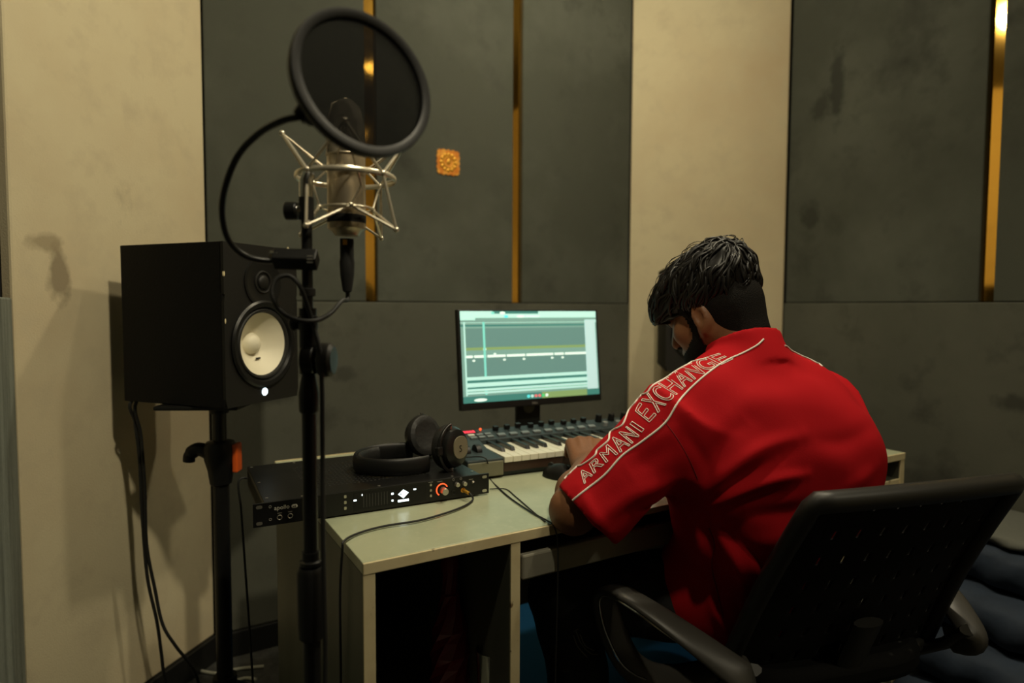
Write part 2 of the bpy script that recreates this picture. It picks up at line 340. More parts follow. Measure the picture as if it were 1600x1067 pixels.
# ------------------------------------------------------------------ implicit surfaces (for soft things)
def smin(a, b, k):
    h = np.clip(0.5 + 0.5 * (b - a) / k, 0, 1); return b * (1 - h) + a * h - k * h * (1 - h)
class Sdf:
    def __init__(s, lo, hi, h):
        s.lo = np.array(lo, np.float32); s.h = h
        s.n = [int(math.ceil((hi[i] - lo[i]) / h)) + 1 for i in range(3)]
        s.F = np.full(s.n, 0.5, np.float32)
    def block(s, lo, hi):
        a = [max(0, int((lo[i] - s.lo[i]) / s.h)) for i in range(3)]; b = [min(s.n[i], int((hi[i] - s.lo[i]) / s.h) + 2) for i in range(3)]
        sl = tuple(slice(a[i], max(b[i], a[i])) for i in range(3))
        g = [s.lo[i] + s.h * np.arange(a[i], max(b[i], a[i]), dtype=np.float32) for i in range(3)]
        return sl, g[0][:, None, None], g[1][None, :, None], g[2][None, None, :]
    def op(s, sl, d, k, mode):
        A = s.F[sl]
        if A.size == 0: return s
        if mode == 'u': s.F[sl] = smin(A, d, k) if k > 0 else np.minimum(A, d)
        else: s.F[sl] = -smin(-A, d, k) if k > 0 else np.maximum(A, -d)
        return s
    def ell(s, c, r, R=None, k=0.03, mode='u'):
        c = np.array(c, float); r = np.array(r, float); m = max(r) + 0.08
        sl, x, y, z = s.block(c - m, c + m)
        x, y, z = x - c[0], y - c[1], z - c[2]
        if R is not None:
            R = np.array(R)   # rows: local axes
            x, y, z = (R[0, 0] * x + R[0, 1] * y + R[0, 2] * z, R[1, 0] * x + R[1, 1] * y + R[1, 2] * z, R[2, 0] * x + R[2, 1] * y + R[2, 2] * z)
        k0 = np.sqrt((x / r[0]) ** 2 + (y / r[1]) ** 2 + (z / r[2]) ** 2)
        k1 = np.sqrt((x / r[0] ** 2) ** 2 + (y / r[1] ** 2) ** 2 + (z / r[2] ** 2) ** 2) + 1e-6
        return s.op(sl, (k0 * (k0 - 1) / k1).astype(np.float32), k, mode)
    def cap(s, a, b, ra, rb=None, k=0.02, mode='u', flat=False, squash=None):
        if rb is None: rb = ra
        a = np.array(a, float); b = np.array(b, float); m = max(ra, rb) + 0.08
        sl, x, y, z = s.block(np.minimum(a, b) - m, np.maximum(a, b) + m)
        d = b - a; L2 = d @ d
        t = ((x - a[0]) * d[0] + (y - a[1]) * d[1] + (z - a[2]) * d[2]) / L2
        tc = np.clip(t, 0, 1)
        dx, dy, dz = x - a[0] - tc * d[0], y - a[1] - tc * d[1], z - a[2] - tc * d[2]
        D = np.sqrt(dx * dx + dy * dy + dz * dz) - (ra + (rb - ra) * tc)
        if flat:
            L = math.sqrt(L2)
            px, py, pz = x - a[0] - t * d[0], y - a[1] - t * d[1], z - a[2] - t * d[2]
            D = np.maximum(np.sqrt(px * px + py * py + pz * pz) - (ra + (rb - ra) * tc), np.maximum(-t, t - 1) * L)
        return s.op(sl, D.astype(np.float32), k, mode)
    def chain(s, pts, rs, k=0.015):
        for i in range(len(pts) - 1): s.cap(pts[i], pts[i + 1], rs[i], rs[i + 1], k)
        return s
    def halfspace(s, p, n):   # keep side where (x-p).n < 0
        p = np.array(p, float); n = np.array(n, float); n /= np.linalg.norm(n)
        sl, x, y, z = s.block(s.lo, s.lo + s.h * np.array(s.n))
        s.F = np.maximum(s.F, ((x - p[0]) * n[0] + (y - p[1]) * n[1] + (z - p[2]) * n[2]).astype(np.float32)); return s
    def mesh(s):
        Fd = s.F; ins = Fd < 0
        nx, ny, nz = Fd.shape
        def cor(i, j, k): return (slice(i, nx - 1 + i), slice(j, ny - 1 + j), slice(k, nz - 1 + k))
        cnt = np.zeros((nx - 1, ny - 1, nz - 1), np.int8)
        cs = [(i, j, k) for i in (0, 1) for j in (0, 1) for k in (0, 1)]
        for c in cs: cnt += ins[cor(*c)]
        act = (cnt > 0) & (cnt < 8)
        idx = np.full(act.shape, -1, np.int64); ijk = np.argwhere(act); idx[act] = np.arange(len(ijk))
        acc = np.zeros((len(ijk), 3)); num = np.zeros(len(ijk))
        for a in cs:
            for ax in range(3):
                if a[ax]: continue
                b = list(a); b[ax] = 1
                fa = Fd[tuple((ijk + np.array(a)).T)]; fb = Fd[tuple((ijk + np.array(b)).T)]
                x = (fa < 0) != (fb < 0)
                t = np.where(x, fa / np.where(x, fa - fb, 1), 0)
                p = np.array(a, float)[None, :].repeat(len(ijk), 0); p[:, ax] += t
                acc += p * x[:, None]; num += x
        V = s.lo + s.h * (ijk + acc / num[:, None])
        Q = []
        for ax in range(3):
            o1, o2 = [(1, 2), (2, 0), (0, 1)][ax]
            sa = [slice(1, n - 1) for n in Fd.shape]; sb = list(sa); sa[ax] = slice(0, Fd.shape[ax] - 1); sb[ax] = slice(1, Fd.shape[ax])
            A = ins[tuple(sa)]; B = ins[tuple(sb)]
            for flag, cond in ((0, A & ~B), (1, ~A & B)):
                e = np.argwhere(cond)
                if len(e) == 0: continue
                for q in range(3):
                    if q != ax: e[:, q] += 1
                d1 = np.zeros(3, int); d1[o1] = 1; d2 = np.zeros(3, int); d2[o2] = 1
                quad = [idx[tuple((e - u).T)] for u in (d1 + d2, d2, 0 * d1, d1)]
                q4 = np.stack(quad, 1)
                if flag: q4 = q4[:, ::-1]
                Q.append(q4)
        return V, np.concatenate(Q)
def np_obj(name, V, Q, m, parent=None, origin=(0, 0, 0), relax=0):
    me = bpy.data.meshes.new(name)
    V = np.asarray(V, np.float64)
    for _ in range(relax): V = laplace(V, Q, 0.5)
    me.from_pydata((V - np.array(origin)).tolist(), [], Q.tolist())
    me.polygons.foreach_set('use_smooth', [True] * len(me.polygons)); me.materials.append(m); me.update()
    o = bpy.data.objects.new(name, me); C.objects.link(o); o.parent = parent
    return o
def laplace(V, Q, f):
    acc = np.zeros_like(V); n = np.zeros(len(V))
    for a, b in ((0, 1), (1, 2), (2, 3), (3, 0)):
        for i, j in ((a, b), (b, a)):
            np.add.at(acc, Q[:, i], V[Q[:, j]]); np.add.at(n, Q[:, i], 1)
    return V * (1 - f) + f * acc / np.maximum(n, 1)[:, None]
def vnormals(V, Q):
    a, b, c, d = (V[Q[:, i]] for i in range(4)); fn = np.cross(c - a, d - b); N = np.zeros_like(V)
    for i in range(4): np.add.at(N, Q[:, i], fn)
    return N / np.maximum(np.linalg.norm(N, axis=1, keepdims=True), 1e-12)
#@@ROOM

# ================================================================== the room
def wall(name, x0, x1, y0, y1, z0=0.0, z1=CEIL, m=None):
    return struct(MB().box(x0, x1, y0, y1, z0, z1).build(name, m or M_wall, smooth=False))
struct(MB().box(-1.5, 2.7, -1.6, 2.6, -0.1, 0).build('floor', M_floor, smooth=False))
struct(MB().box(-1.5, 2.7, -1.6, 2.6, CEIL, CEIL + 0.1).build('ceiling', M_ceil, smooth=False))
def panel(name, par, m, x0, x1, y0, y1, z0, z1, label=None, bev=0.004, M=None):
    o = MB().box(x0, x1, y0, y1, z0, z1, M).build(name, m, par, smooth=False, bevel=bev)
    if label: o['label'] = label
    return o
DADO = 1.178
wb = wall('wall_back', 0.10, 2.03, 2.275, 2.38, m=M_gap)
for a, b in ((0.192, 0.708), (0.751, 1.321), (1.366, 1.935)):
    panel('acoustic_panel', wb, M_panel, a, b, 2.243, 2.275, DADO + 0.002, CEIL - 0.01)
panel('lower_panel', wb, M_dado, 0.192, 1.935, 2.232, 2.275, 0.085, DADO, 'smudged grey lower wall panel')
for a, b in ((0.708, 0.751), (1.321, 1.366)):
    panel('mirror_strip', wb, M_mirror, a, b, 2.262, 2.275, DADO + 0.003, CEIL - 0.02, 'narrow gold mirror strip', 0)
struct(MB().box(0.19, 1.937, 2.222, 2.240, 0, 0.084).build('baseboard_back', M_base, smooth=False, bevel=0.003))
# chamfered beige corner panels
k = math.sqrt(0.5)
ML = basis((-0.247, 1.803, 0), (k, k, 0), (-k, k, 0), (0, 0, 1))
wl = struct(MB().box(-0.04, 0.66, 0.035, 0.14, 0, CEIL, ML).build('wall_back_left', M_gap, smooth=False))
panel('beige_panel', wl, M_beige, 0.002, 0.616, 0.0, 0.035, 0.085, CEIL - 0.01, 'tall beige cloth wall panel', 0.006, ML)
struct(MB().box(0.0, 0.620, -0.012, 0.012, 0, 0.084, ML).build('baseboard_back_left', M_base, smooth=False, bevel=0.003))
MR = basis((1.937, 2.24, 0), (k, -k, 0), (k, k, 0), (0, 0, 1))
wr = struct(MB().box(-0.04, 0.70, 0.035, 0.14, 0, CEIL, MR).build('wall_back_right', M_gap, smooth=False))
panel('beige_panel', wr, M_beige, 0.002, 0.661, 0.0, 0.035, 0.085, CEIL - 0.01, 'tall beige cloth wall panel', 0.006, MR)
struct(MB().box(0.0, 0.664, -0.012, 0.012, 0, 0.084, MR).build('baseboard_back_right', M_base, smooth=False, bevel=0.003))
# right wall
w2 = wall('wall_right', 2.445, 2.55, -1.4, 1.80, m=M_gap)
for a, b in ((1.037, 1.768), (0.62, 0.994)):
    panel('acoustic_panel', w2, M_panel, 2.411, 2.445, a, b, DADO + 0.008, CEIL - 0.01)
panel('beige_panel', w2, M_beige, 2.411, 2.445, -0.05, 0.58, DADO + 0.008, CEIL - 0.01)  # unseen panel put in so the gold strip reflects a warm tone
panel('acoustic_panel', w2, M_panel, 2.411, 2.445, -1.28, -0.09, DADO + 0.008, CEIL - 0.01)
panel('lower_panel', w2, M_dado, 2.400, 2.445, -1.28, 1.768, 0.085, DADO + 0.006, 'smudged grey lower wall panel')
for a, b in ((0.994, 1.037), (0.58, 0.62)):
    panel('mirror_strip', w2, M_mirror, 2.432, 2.445, a, b, DADO + 0.009, CEIL - 0.02, 'narrow gold mirror strip', 0)
struct(MB().box(2.390, 2.410, -1.28, 1.768, 0, 0.084).build('baseboard_right', M_base, smooth=False, bevel=0.003))
# left wall, short, then the entrance recess beside the camera
w3 = wall('wall_left', -0.36, -0.285, 0.80, 1.85, m=M_gap)
panel('upper_panel', w3, M_panel, -0.285, -0.252, 0.82, 1.695, DADO + 0.01, CEIL - 0.01)
panel('lower_panel', w3, M_worn, -0.285, -0.246, 0.82, 1.798, 0.0, DADO, 'worn grey-green streaked board')
w4 = wall('wall_entrance', -1.45, -0.36, 0.80, 0.90)
w5 = wall('wall_entrance_side', -1.50, -1.40, -1.4, 0.90)
w6 = wall('wall_front', -1.5, 2.55, -1.5, -1.4)
panel('beige_panel', w6, M_beige, 1.30, 2.35, -1.40, -1.37, 0.1, CEIL - 0.01)  # added out of view to give the back wall mirror strips an amber reflection
panel('acoustic_panel', w6, M_panel, -0.3, 1.26, -1.40, -1.37, 0.1, CEIL - 0.01)
struct(MB().box(-1.4, 2.4, -1.40, -1.362, 0, 0.084).build('baseboard_front', M_base, smooth=False, bevel=0.003))

# ceiling downlights; the last is an unseen fill lamp
for i, (lx, ly, lk, ll) in enumerate(LAMPS):
    t = thing('ceiling_downlight', ll, 'lamp', (lx, ly, CEIL), group='ceiling downlights')
    MB().lathe([(0.058, -0.002), (0.075, -0.001), (0.078, -0.010), (0.070, -0.018), (0.058, -0.016)], n=32).build('trim_ring', M_print, t)
    MB().lathe([(0.0, -0.052), (0.020, -0.050), (0.038, -0.042), (0.050, -0.028), (0.054, -0.010), (0.054, -0.002), (0.0, -0.002)], n=32).build('lens', emis('lamp_lens', (1.0, 0.85, 0.5), 22.0), t)
    ld = bpy.data.lights.new('downlight', 'POINT' if i == 2 else 'SPOT'); ld.shadow_soft_size = 0.045
    if i != 2: ld.spot_size = math.radians(124); ld.spot_blend = 1.0
    ld.energy = LAMP_POWER * lk; ld.color = LAMP_COLOUR
    lo = bpy.data.objects.new('downlight_source', ld); C.objects.link(lo); lo.parent = t; lo.location = (0, 0, -0.075)
    if i == 0: lo.rotation_euler = Vector((-0.05, 2.0, -1.0)).to_track_quat('-Z', 'Y').to_euler()

# brass-orange plaque on the back wall
p = aty(700, 254, 2.243)
t = thing('wall_plaque', 'small square orange and gold embossed plaque on the dark wall panel', 'plaque', (p.x, 2.243, p.z))
poly = []
for i in range(64):
    a = 2 * math.pi * i / 64; c, s_ = math.cos(a), math.sin(a)
    r = 0.047 / max(abs(c), abs(s_)) * (1 + 0.05 * math.cos(16 * a)); r = min(r, 0.060)
    poly.append((c * r, s_ * r))
MB().prism(poly, 0, 0.004, XZ((0, 0, 0))).build('plate', M_plaque, t, smooth=False)
mb = MB()
for i in range(12):
    a = 2 * math.pi * i / 12; mb.sphere((0.030 * math.cos(a), -0.004, 0.030 * math.sin(a)), (0.008, 0.004, 0.008), 10, 6)
mb.torus((0, -0.004, 0), (0, 1, 0), 0.020, 0.003, 24, 6)
mb.sphere((0, -0.005, 0.003), (0.009, 0.004, 0.012), 10, 6)
mb.build('relief', M_gold, t)

# ================================================================== desk
D = thing('studio_desk', 'grey-green laminate studio desk with raw cream edges and open side cupboards', 'desk', (0.30, 0.978, 0))
def dpart(name, x0, x1, y0, y1, z0, z1, m, par=D, bev=0.0015):
    return MB().box(x0, x1, y0, y1, z0, z1).build(name, m, par, smooth=False, bevel=bev)
top = dpart('desk_top', 0, 1.585, 0.004, 0.767, 0.730, 0.750, M_lam)
for nm, a in (('front_edge', (0.0, 1.585, -0.001, 0.004, 0.7305, 0.7492)), ('end_edge', (1.585, 1.588, 0.0, 0.767, 0.7305, 0.7492)), ('back_edge', (0.0, 1.585, 0.767, 0.770, 0.7305, 0.752))):
    dpart(nm, *a, M_edge, top, 0.0008)
for xa in (0.0, 0.275, 1.285, 1.565):
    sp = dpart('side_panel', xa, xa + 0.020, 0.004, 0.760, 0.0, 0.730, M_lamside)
    dpart('cream_edge', xa, xa + 0.020, 0.0, 0.004, 0.0, 0.730, M_edge, sp, 0.0006)
for xa in (0.02, 1.305):
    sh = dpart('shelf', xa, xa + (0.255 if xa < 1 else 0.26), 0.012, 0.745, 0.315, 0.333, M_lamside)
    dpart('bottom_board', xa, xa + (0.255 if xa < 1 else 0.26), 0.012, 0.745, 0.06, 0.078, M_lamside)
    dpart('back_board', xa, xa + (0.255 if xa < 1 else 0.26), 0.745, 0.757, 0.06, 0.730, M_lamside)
dpart('modesty_panel', 0.295, 1.285, 0.62, 0.632, 0.262, 0.730, M_drawer)
sh = dpart('shelf', 1.305, 1.565, 0.006, 0.745, 0.660, 0.676, M_lamside)
dpart('cream_edge', 1.305, 1.565, 0.002, 0.006, 0.660, 0.676, M_edge, sh, 0.0006)
dr = dpart('drawer', 0.300, 1.280, 0.018, 0.50, 0.655, 0.662, M_drawer)
dpart('drawer_front', 0.300, 1.280, 0.000, 0.018, 0.655, 0.703, M_drawer, dr, 0.004)

# things in the left cupboard
p = aty(703, 1000, 1.17)
bo = thing('decorative_bottle', 'tall dark red faceted bottle inside the open left cupboard', 'bottle', (p.x, 1.17, 0.333))
prof = [(0.030, 0), (0.040, 0.012), (0.034, 0.035), (0.044, 0.06), (0.038, 0.09), (0.043, 0.115), (0.036, 0.145), (0.037, 0.165), (0.026, 0.20), (0.019, 0.235), (0.021, 0.238), (0.017, 0.242), (0.016, 0.285)]
MB().lathe(prof, n=9, twist=0.35).build('body', M_bottle, bo, smooth=False)
MB().lathe([(0.019, 0.285), (0.021, 0.30), (0.016, 0.318), (0.008, 0.326), (0.0, 0.328)], n=12).build('stopper', M_bottle, bo)
MB().lathe([(0.0, 0.003), (0.030, 0.004), (0.055, 0.04), (0.062, 0.10), (0.064, 0.10), (0.058, 0.038), (0.032, 0.0), (0.0, 0.0)], n=32).build('bowl', M_steel, None, origin=None).location = (0, 0, 0)
b = bpy.data.objects['bowl']; q = aty(748, 1062, 1.12); b.name = 'steel_bowl'; b.location = (q.x + 0.015, 1.085, 0.333)
b.rotation_euler = (0, 0, 0); b.scale = (0.55, 0.55, 1.45)
tag(b, 'shiny steel tumbler beside the red bottle in the left cupboard', 'tumbler')
# blue rug on the floor under and behind the desk
rg_ = MB(); rp = rrect(1.36, 0.97, 0.02, 4)
rg_.prism(rp, 0.0, 0.012); tag(rg_.build('floor_rug', M_blue, smooth=False), 'bright blue rug on the floor under the desk', 'rug').location = (1.22, 1.60, 0.0)

# ================================================================== audio interface
A = thing('audio_interface', 'black one-unit rack audio interface lying on the desk under the headphones', 'interface', (0.171, 1.2265, 0.7535), -math.radians(2.23))
W, H, DP = 0.4826, 0.0444, 0.303
ch = MB().box(0.020, W - 0.020, 0.004, DP, 0, H).build('chassis', M_blks, A, smooth=False, bevel=0.001)
mb = MB()
for i in range(26):
    x = 0.036
    y = 0.02 + i * 0.0104
    mb.add([(0.0195, y, 0.008), (0.0195, y + 0.004, 0.008), (0.0195, y + 0.012, H - 0.008), (0.0195, y + 0.008, H - 0.008)], [(0, 1, 2, 3), (3, 2, 1, 0)])
tag(mb.build('side_vents', M_gap, ch, smooth=False), kind='stuff')
for x, y in ((0.028, 0.03), (0.028, 0.15), (0.028, 0.29), (0.09, 0.012), (0.24, 0.012), (0.40, 0.012), (0.455, 0.03), (0.455, 0.29), (0.12, 0.29), (0.30, 0.29)):
    MB().cyl((x, y, H), (x, y, H + 0.0008), 0.003, n=10).build('screw', M_alu, ch)
tv = MB()
for i in range(30):
    for j in range(14):
        tv.cyl((0.11 + i * 0.0085, 0.06 + j * 0.014, H), (0.11 + i * 0.0085, 0.06 + j * 0.014, H + 0.0003), 0.0026, n=6)
tag(tv.build('top_vents', M_gap, ch, smooth=False), kind='stuff')
fp = MB().box(0, W, 0, 0.004, 0, H).build('faceplate', M_blks, A, smooth=False, bevel=0.0006)
def fpart(name, poly, m, y0=0.0, y1=0.0006, par=None):
    return MB().prism(poly, y0, y1, XZ((0, 0, 0))).build(name, m, par or fp, smooth=False)
for x in (0.011, W - 0.011):
    for z in (0.007, H - 0.007):
        fpart('rack_slot', rrect(0.011, 0.0062, 0.003, 4, x, z), M_alu)
text_obj('apollo', 0.0112, basis((0.037, -0.0004, 0.0285), (1, 0, 0), (0, 0, 1), (0, -1, 0)), M_print, fp)
fpart('badge', rrect(0.0110, 0.0068, 0.0032, 4, 0.0735, 0.0312), M_print)
text_obj('x6', 0.0070, basis((0.0698, -0.0009, 0.0290), (1, 0, 0), (0, 0, 1), (0, -1, 0)), M_blk, fp)
for x in (0.0465, 0.0655):
    MB().torus((x, -0.0005, 0.0135), (0, 1, 0), 0.0042, 0.0008, 20, 6).build('jack', M_alu, fp)
    fpart('jack_caption', rrect(0.008, 0.0012, 0.0005, 2, x, 0.0215), M_printdim)
for z in (0.012, 0.036): MB().torus((0.030, -0.0004, z), (0, 1, 0), 0.0022, 0.0005, 14, 5).build('bolt', M_printdim, fp)
for z in (0.036, 0.0245, 0.013):
    fpart('button', rrect(0.0048, 0.0058, 0.001, 3, 0.1685, z), M_alu, 0, 0.002)
    fpart('button', rrect(0.0042, 0.0048, 0.001, 3, 0.3465, z), M_alu, 0, 0.002)
dsp = fpart('display', rrect(0.152, 0.034, 0.002, 3, 0.261, 0.0225), M_blk, 0, 0.0005)
for x, z, a, b_ in ((0.188, 0.0255, 0.006, 0.0035), (0.202, 0.0345, 0.002, 0.004), (0.264, 0.0285, 0.005, 0.004), (0.264, 0.0145, 0.004, 0.004), (0.3115, 0.0315, 0.006, 0.0032)):
    fpart('display_mark', rrect(a, b_, 0.0006, 2, x, z), M_disp, 0.0005, 0.0008, dsp)
fpart('display_emblem', [(0.2755, 0.0255), (0.287, 0.0345), (0.2985, 0.0265), (0.287, 0.0160)], M_disp, 0.0005, 0.0008, dsp)
fpart('emblem_cut', [(0.2795, 0.0255), (0.2822, 0.0278), (0.2822, 0.0232)], M_blk, 0.0008, 0.0010, dsp)
fpart('display_bar', rrect(0.0235, 0.0048, 0.0008, 2, 0.287, 0.0115), M_disp, 0.0005, 0.0008, dsp)
for i in range(9): fpart('meter_column', rrect(0.0018, 0.026, 0.0005, 2, 0.205 + i * 0.006, 0.022), M_printdim if False else mat('meter_dim', (0.03, 0.03, 0.028), 0.5), 0.0005, 0.0006, dsp)
arc = [Vector((0.372 + 0.0125 * math.cos(math.radians(a)), -0.0008, 0.0225 + 0.0125 * math.sin(math.radians(a)))) for a in range(25, 236, 7)]
MB().tube(arc, 0.0013, 6).build('red_light_ring', M_red, fp)
MB().cyl((0.374, 0, 0.021), (0.374, -0.016, 0.021), 0.0075, 0.007, 24).build('volume_knob', M_alu, fp, bevel=0.0006)
for x in (0.405, 0.422): MB().cyl((x, 0, 0.030), (x, -0.010, 0.030), 0.0048, 0.0045, 18).build('small_knob', M_alu, fp, bevel=0.0005)
for x in (0.398, 0.415): MB().torus((x, -0.0005, 0.0405), (0, 1, 0), 0.0022, 0.0005, 12, 5).build('headphone_mark', M_printdim, fp)
MB().torus((0.398, -0.0005, 0.013), (0, 1, 0), 0.0045, 0.0010, 20, 6).build('jack', M_blkmetal, fp)
MB().torus((0.4205, -0.0005, 0.015), (0, 1, 0), 0.0045, 0.0010, 20, 6).build('jack', M_gold, fp)
MB().cyl((0.443, 0, 0.029), (0.443, -0.004, 0.031), 0.0028, 0.0022, 12).build('power_switch', M_alu, fp)
fpart('caption', rrect(0.010, 0.0012, 0.0004, 2, 0.439, 0.0360), M_printdim); fpart('caption', rrect(0.012, 0.0012, 0.0004, 2, 0.367, 0.0405), M_printdim); fpart('caption', rrect(0.010, 0.0012, 0.0004, 2, 0.3465, 0.0415), M_printdim)
for x in (0.06, 0.42): 
    for y in (0.04, 0.27): MB().cyl((x, y, -0.0033), (x, y, 0.0), 0.010, n=14).build('rubber_foot', M_rub, A)
AM = Matrix.Translation(A.location) @ Matrix.Rotation(A.rotation_euler.z, 4, 'Z')

# ================================================================== monitor
tilt = math.radians(6.0)
MO = thing('computer_monitor', 'thin-bezel computer monitor showing an audio arrangement on the desk', 'monitor', (1.032, 1.655, 0.750), -math.radians(2.6))
MB().lathe([(0, 0), (0.080, 0), (0.082, 0.004), (0.078, 0.009), (0.03, 0.012), (0, 0.012)], n=40).build('base', M_blk, MO)
mb = MB().box(-0.042, 0.042, -0.006, 0.010, 0.008, 0.215)
nk = mb.build('neck', M_blk, MO, smooth=False, bevel=0.004)
MB().cyl((0, -0.0065, 0.105), (0, -0.004, 0.105), 0.020, n=28).build('cable_hole', M_dado, nk)
SM = Matrix.Translation((0, -0.028, 0.259)) @ Matrix.Rotation(tilt, 4, 'X').inverted()
MW, MH = 0.490, 0.292
MB().box(-MW / 2, MW / 2, -0.004, 0.016, -MH / 2, MH / 2, SM).build('housing', M_blk, MO, smooth=False, bevel=0.003)
MB().box(-0.10, 0.10, 0.016, 0.030, -0.09, 0.09, SM).build('rear_cover', M_blk, MO, smooth=False, bevel=0.006)
SW, SH = 0.474, 0.266
scr_m = [emis('scr_base', lin((112, 150, 140)), 0.80), emis('scr_dark', lin((92, 128, 122)), 0.80), emis('scr_light', lin((176, 222, 212)), 0.82),
         emis('scr_side', lin((176, 208, 208)), 0.80), emis('scr_white', lin((215, 235, 225)), 0.9), emis('scr_olive', lin((122, 150, 96)), 0.8),
         emis('scr_teal', lin((120, 205, 190)), 0.8), emis('scr_deep', lin((60, 120, 112)), 0.75), emis('scr_red', lin((220, 110, 110)), 0.8), emis('scr_cyan', lin((90, 225, 230)), 0.8), emis('scr_green', lin((70, 200, 120)), 0.8)]
scr = MB(); lay = [0]
def sq(x0, x1, y0, y1, mi, r=0):
    lay[0] += 1; y = -0.0042 - lay[0] * 0.00001
    X0, X1 = (-0.5 + x0) * SW, (-0.5 + x1) * SW; Z0, Z1 = (0.5 - y1) * SH + 0.008, (0.5 - y0) * SH + 0.008
    if r: 
        cx, cz = (X0 + X1) / 2, (Z0 + Z1) / 2
        vs = [(cx + (X1 - X0) / 2 * math.cos(i * math.pi / 6), y, cz + (Z1 - Z0) / 2 * math.sin(i * math.pi / 6)) for i in range(12)]
    else: vs = [(X0, y, Z0), (X1, y, Z0), (X1, y, Z1), (X0, y, Z1)]
    scr.add([SM @ Vector(v) for v in vs], [tuple(range(len(vs)))], mi)
sq(0, 1, 0, 1, 0)
sq(0, 1, 0, 0.13, 2); sq(0.0, 1, 0.075, 0.10, 0); sq(0.22, 0.55, 0.0, 0.03, 7); sq(0, 0.92, 0.10, 0.125, 0); sq(0, 0.92, 0.15, 0.17, 7)
sq(0.02, 0.91, 0.19, 0.40, 1); sq(0.02, 0.91, 0.50, 0.72, 1); sq(0.02, 0.91, 0.40, 0.43, 5)
sq(0.02, 0.91, 0.485, 0.512, 4)
for x in (0.075, 0.165, 0.30, 0.44, 0.65, 0.73): sq(x, x + 0.008, 0.483, 0.514, 1)
for x in (0.07, 0.28, 0.42, 0.63, 0.71): sq(x, x + 0.02, 0.53, 0.555, 4, 1)
sq(0.215, 0.235, 0.465, 0.485, 4, 1); sq(0.145, 0.168, 0.405, 0.435, 4, 1)
sq(0.148, 0.163, 0.12, 0.92, 6); sq(0.02, 0.03, 0.12, 0.92, 2)
for a, b_ in ((0.72, 0.755), (0.785, 0.83), (0.85, 0.875), (0.885, 0.905)): sq(0.03, 0.91, a, b_, 2)
sq(0.03, 0.91, 0.755, 0.785, 7); sq(0.03, 0.91, 0.83, 0.85, 7)
sq(0.905, 0.99, 0.10, 0.93, 3)
sq(0, 1, 0.93, 1, 7); sq(0.55, 0.90, 0.93, 1.0, 5)
for i, mi in enumerate((9, 2, 8, 8, 10, 4)): sq(0.44 + i * 0.027, 0.462 + i * 0.027, 0.95, 0.985, mi, 1)
sq(0.07, 0.16, 0.955, 0.99, 4, 1)
sq(0.21, 0.235, 0.005, 0.035, 6, 1); sq(0.27, 0.31, 0.005, 0.035, 4, 1); sq(0.30, 0.33, 0.045, 0.075, 9, 1); sq(0.39, 0.45, 0.045, 0.075, 4, 1); sq(0.0, 0.10, 0.07, 0.10, 2)
for i in range(8): sq(0.46 + i * 0.013, 0.467 + i * 0.013, 0.05, 0.07, 4)
scr.build('screen', scr_m, MO, smooth=False)
text_obj('DELL', 0.009, SM @ basis((-0.012, -0.0044, -0.1405), (1, 0, 0), (0, 0, 1), (0, -1, 0)), M_printdim, MO, 'maker_mark')

# ================================================================== MIDI keyboard
K = thing('midi_keyboard', 'dark MIDI keyboard controller with white keys in front of the monitor', 'keyboard', (0.656, 1.320, 0.7525), -math.radians(4.6))
KL = 0.815
prof = [(0.0, 0.0), (0.222, 0.0), (0.222, 0.076), (0.150, 0.060), (0.148, 0.046), (0.0, 0.046)]
YZ = lambda x0: basis((x0, 0, 0), (0, 1, 0), (0, 0, 1), (1, 0, 0))
bd = MB().prism([(0.012, 0.0), (0.222, 0.0), (0.222, 0.074), (0.148, 0.060), (0.148, 0.030), (0.012, 0.030)], 0.095, KL - 0.012, YZ(0)).build('body', M_kb, K, smooth=False, bevel=0.002)
MB().prism([(0.0, 0.006), (0.222, 0.006), (0.222, 0.074), (0.148, 0.060), (0.10, 0.049), (0.0, 0.046)], 0.0, 0.095, YZ(0)).build('left_controls_block', M_kb, K, smooth=False, bevel=0.003)
MB().box(0.001, 0.094, -0.002, 0.010, 0.004, 0.041).build('front_cheek', M_kbgrey, K, smooth=False, bevel=0.003)
MB().prism([(0.0, 0.0), (0.222, 0.0), (0.222, 0.074), (0.148, 0.060), (0.10, 0.049), (0.0, 0.046)], KL - 0.012, KL, YZ(0)).build('end_cheek', M_kb, K, smooth=False, bevel=0.002)
MB().box(0.096, KL - 0.012, 0.004, 0.013, 0.010, 0.033).build('wood_strip', M_wood, K, smooth=False, bevel=0.001)
kw = MB().box(0, 0.0222, 0.001, 0.148, 0.033, 0.0475).build('white_key', M_key, K, smooth=False, bevel=0.0012)
kw.location.x = 0.0975
kb0 = MB().prism([(0.052, 0.047), (0.148, 0.047), (0.148, 0.058), (0.060, 0.057)], -0.0055, 0.0055, YZ(0)).build('black_key', M_bkey, K, smooth=False, bevel=0.001)
def dup(o, loc=None, par=None):
    c = o.copy(); C.objects.link(c); c.parent = par if par is not None else o.parent
    if loc is not None: c.location = loc
    return c
first = True
for i in range(30):
    if i: dup(kw, (0.0975 + i * 0.0234, 0, 0))
    if i % 7 in (0, 1, 3, 4, 5) and i < 29:
        x = 0.0975 + (i + 1) * 0.0234 + (-0.002 if i % 7 in (0, 3) else 0.002 if i % 7 in (1, 5) else 0)
        if first: kb0.location = (x, 0, 0); first = False
        else: dup(kb0, (x, 0, 0))
for x in (0.030, 0.060):
    MB().cyl((x - 0.007, 0.085, 0.045), (x + 0.007, 0.085, 0.045), 0.020, n=26).build('pitch_wheel', M_blk, K, bevel=0.001)
pan = Matrix.Translation((0, 0.150, 0.0605)) @ Matrix.Rotation(math.atan2(0.014, 0.074), 4, 'X')
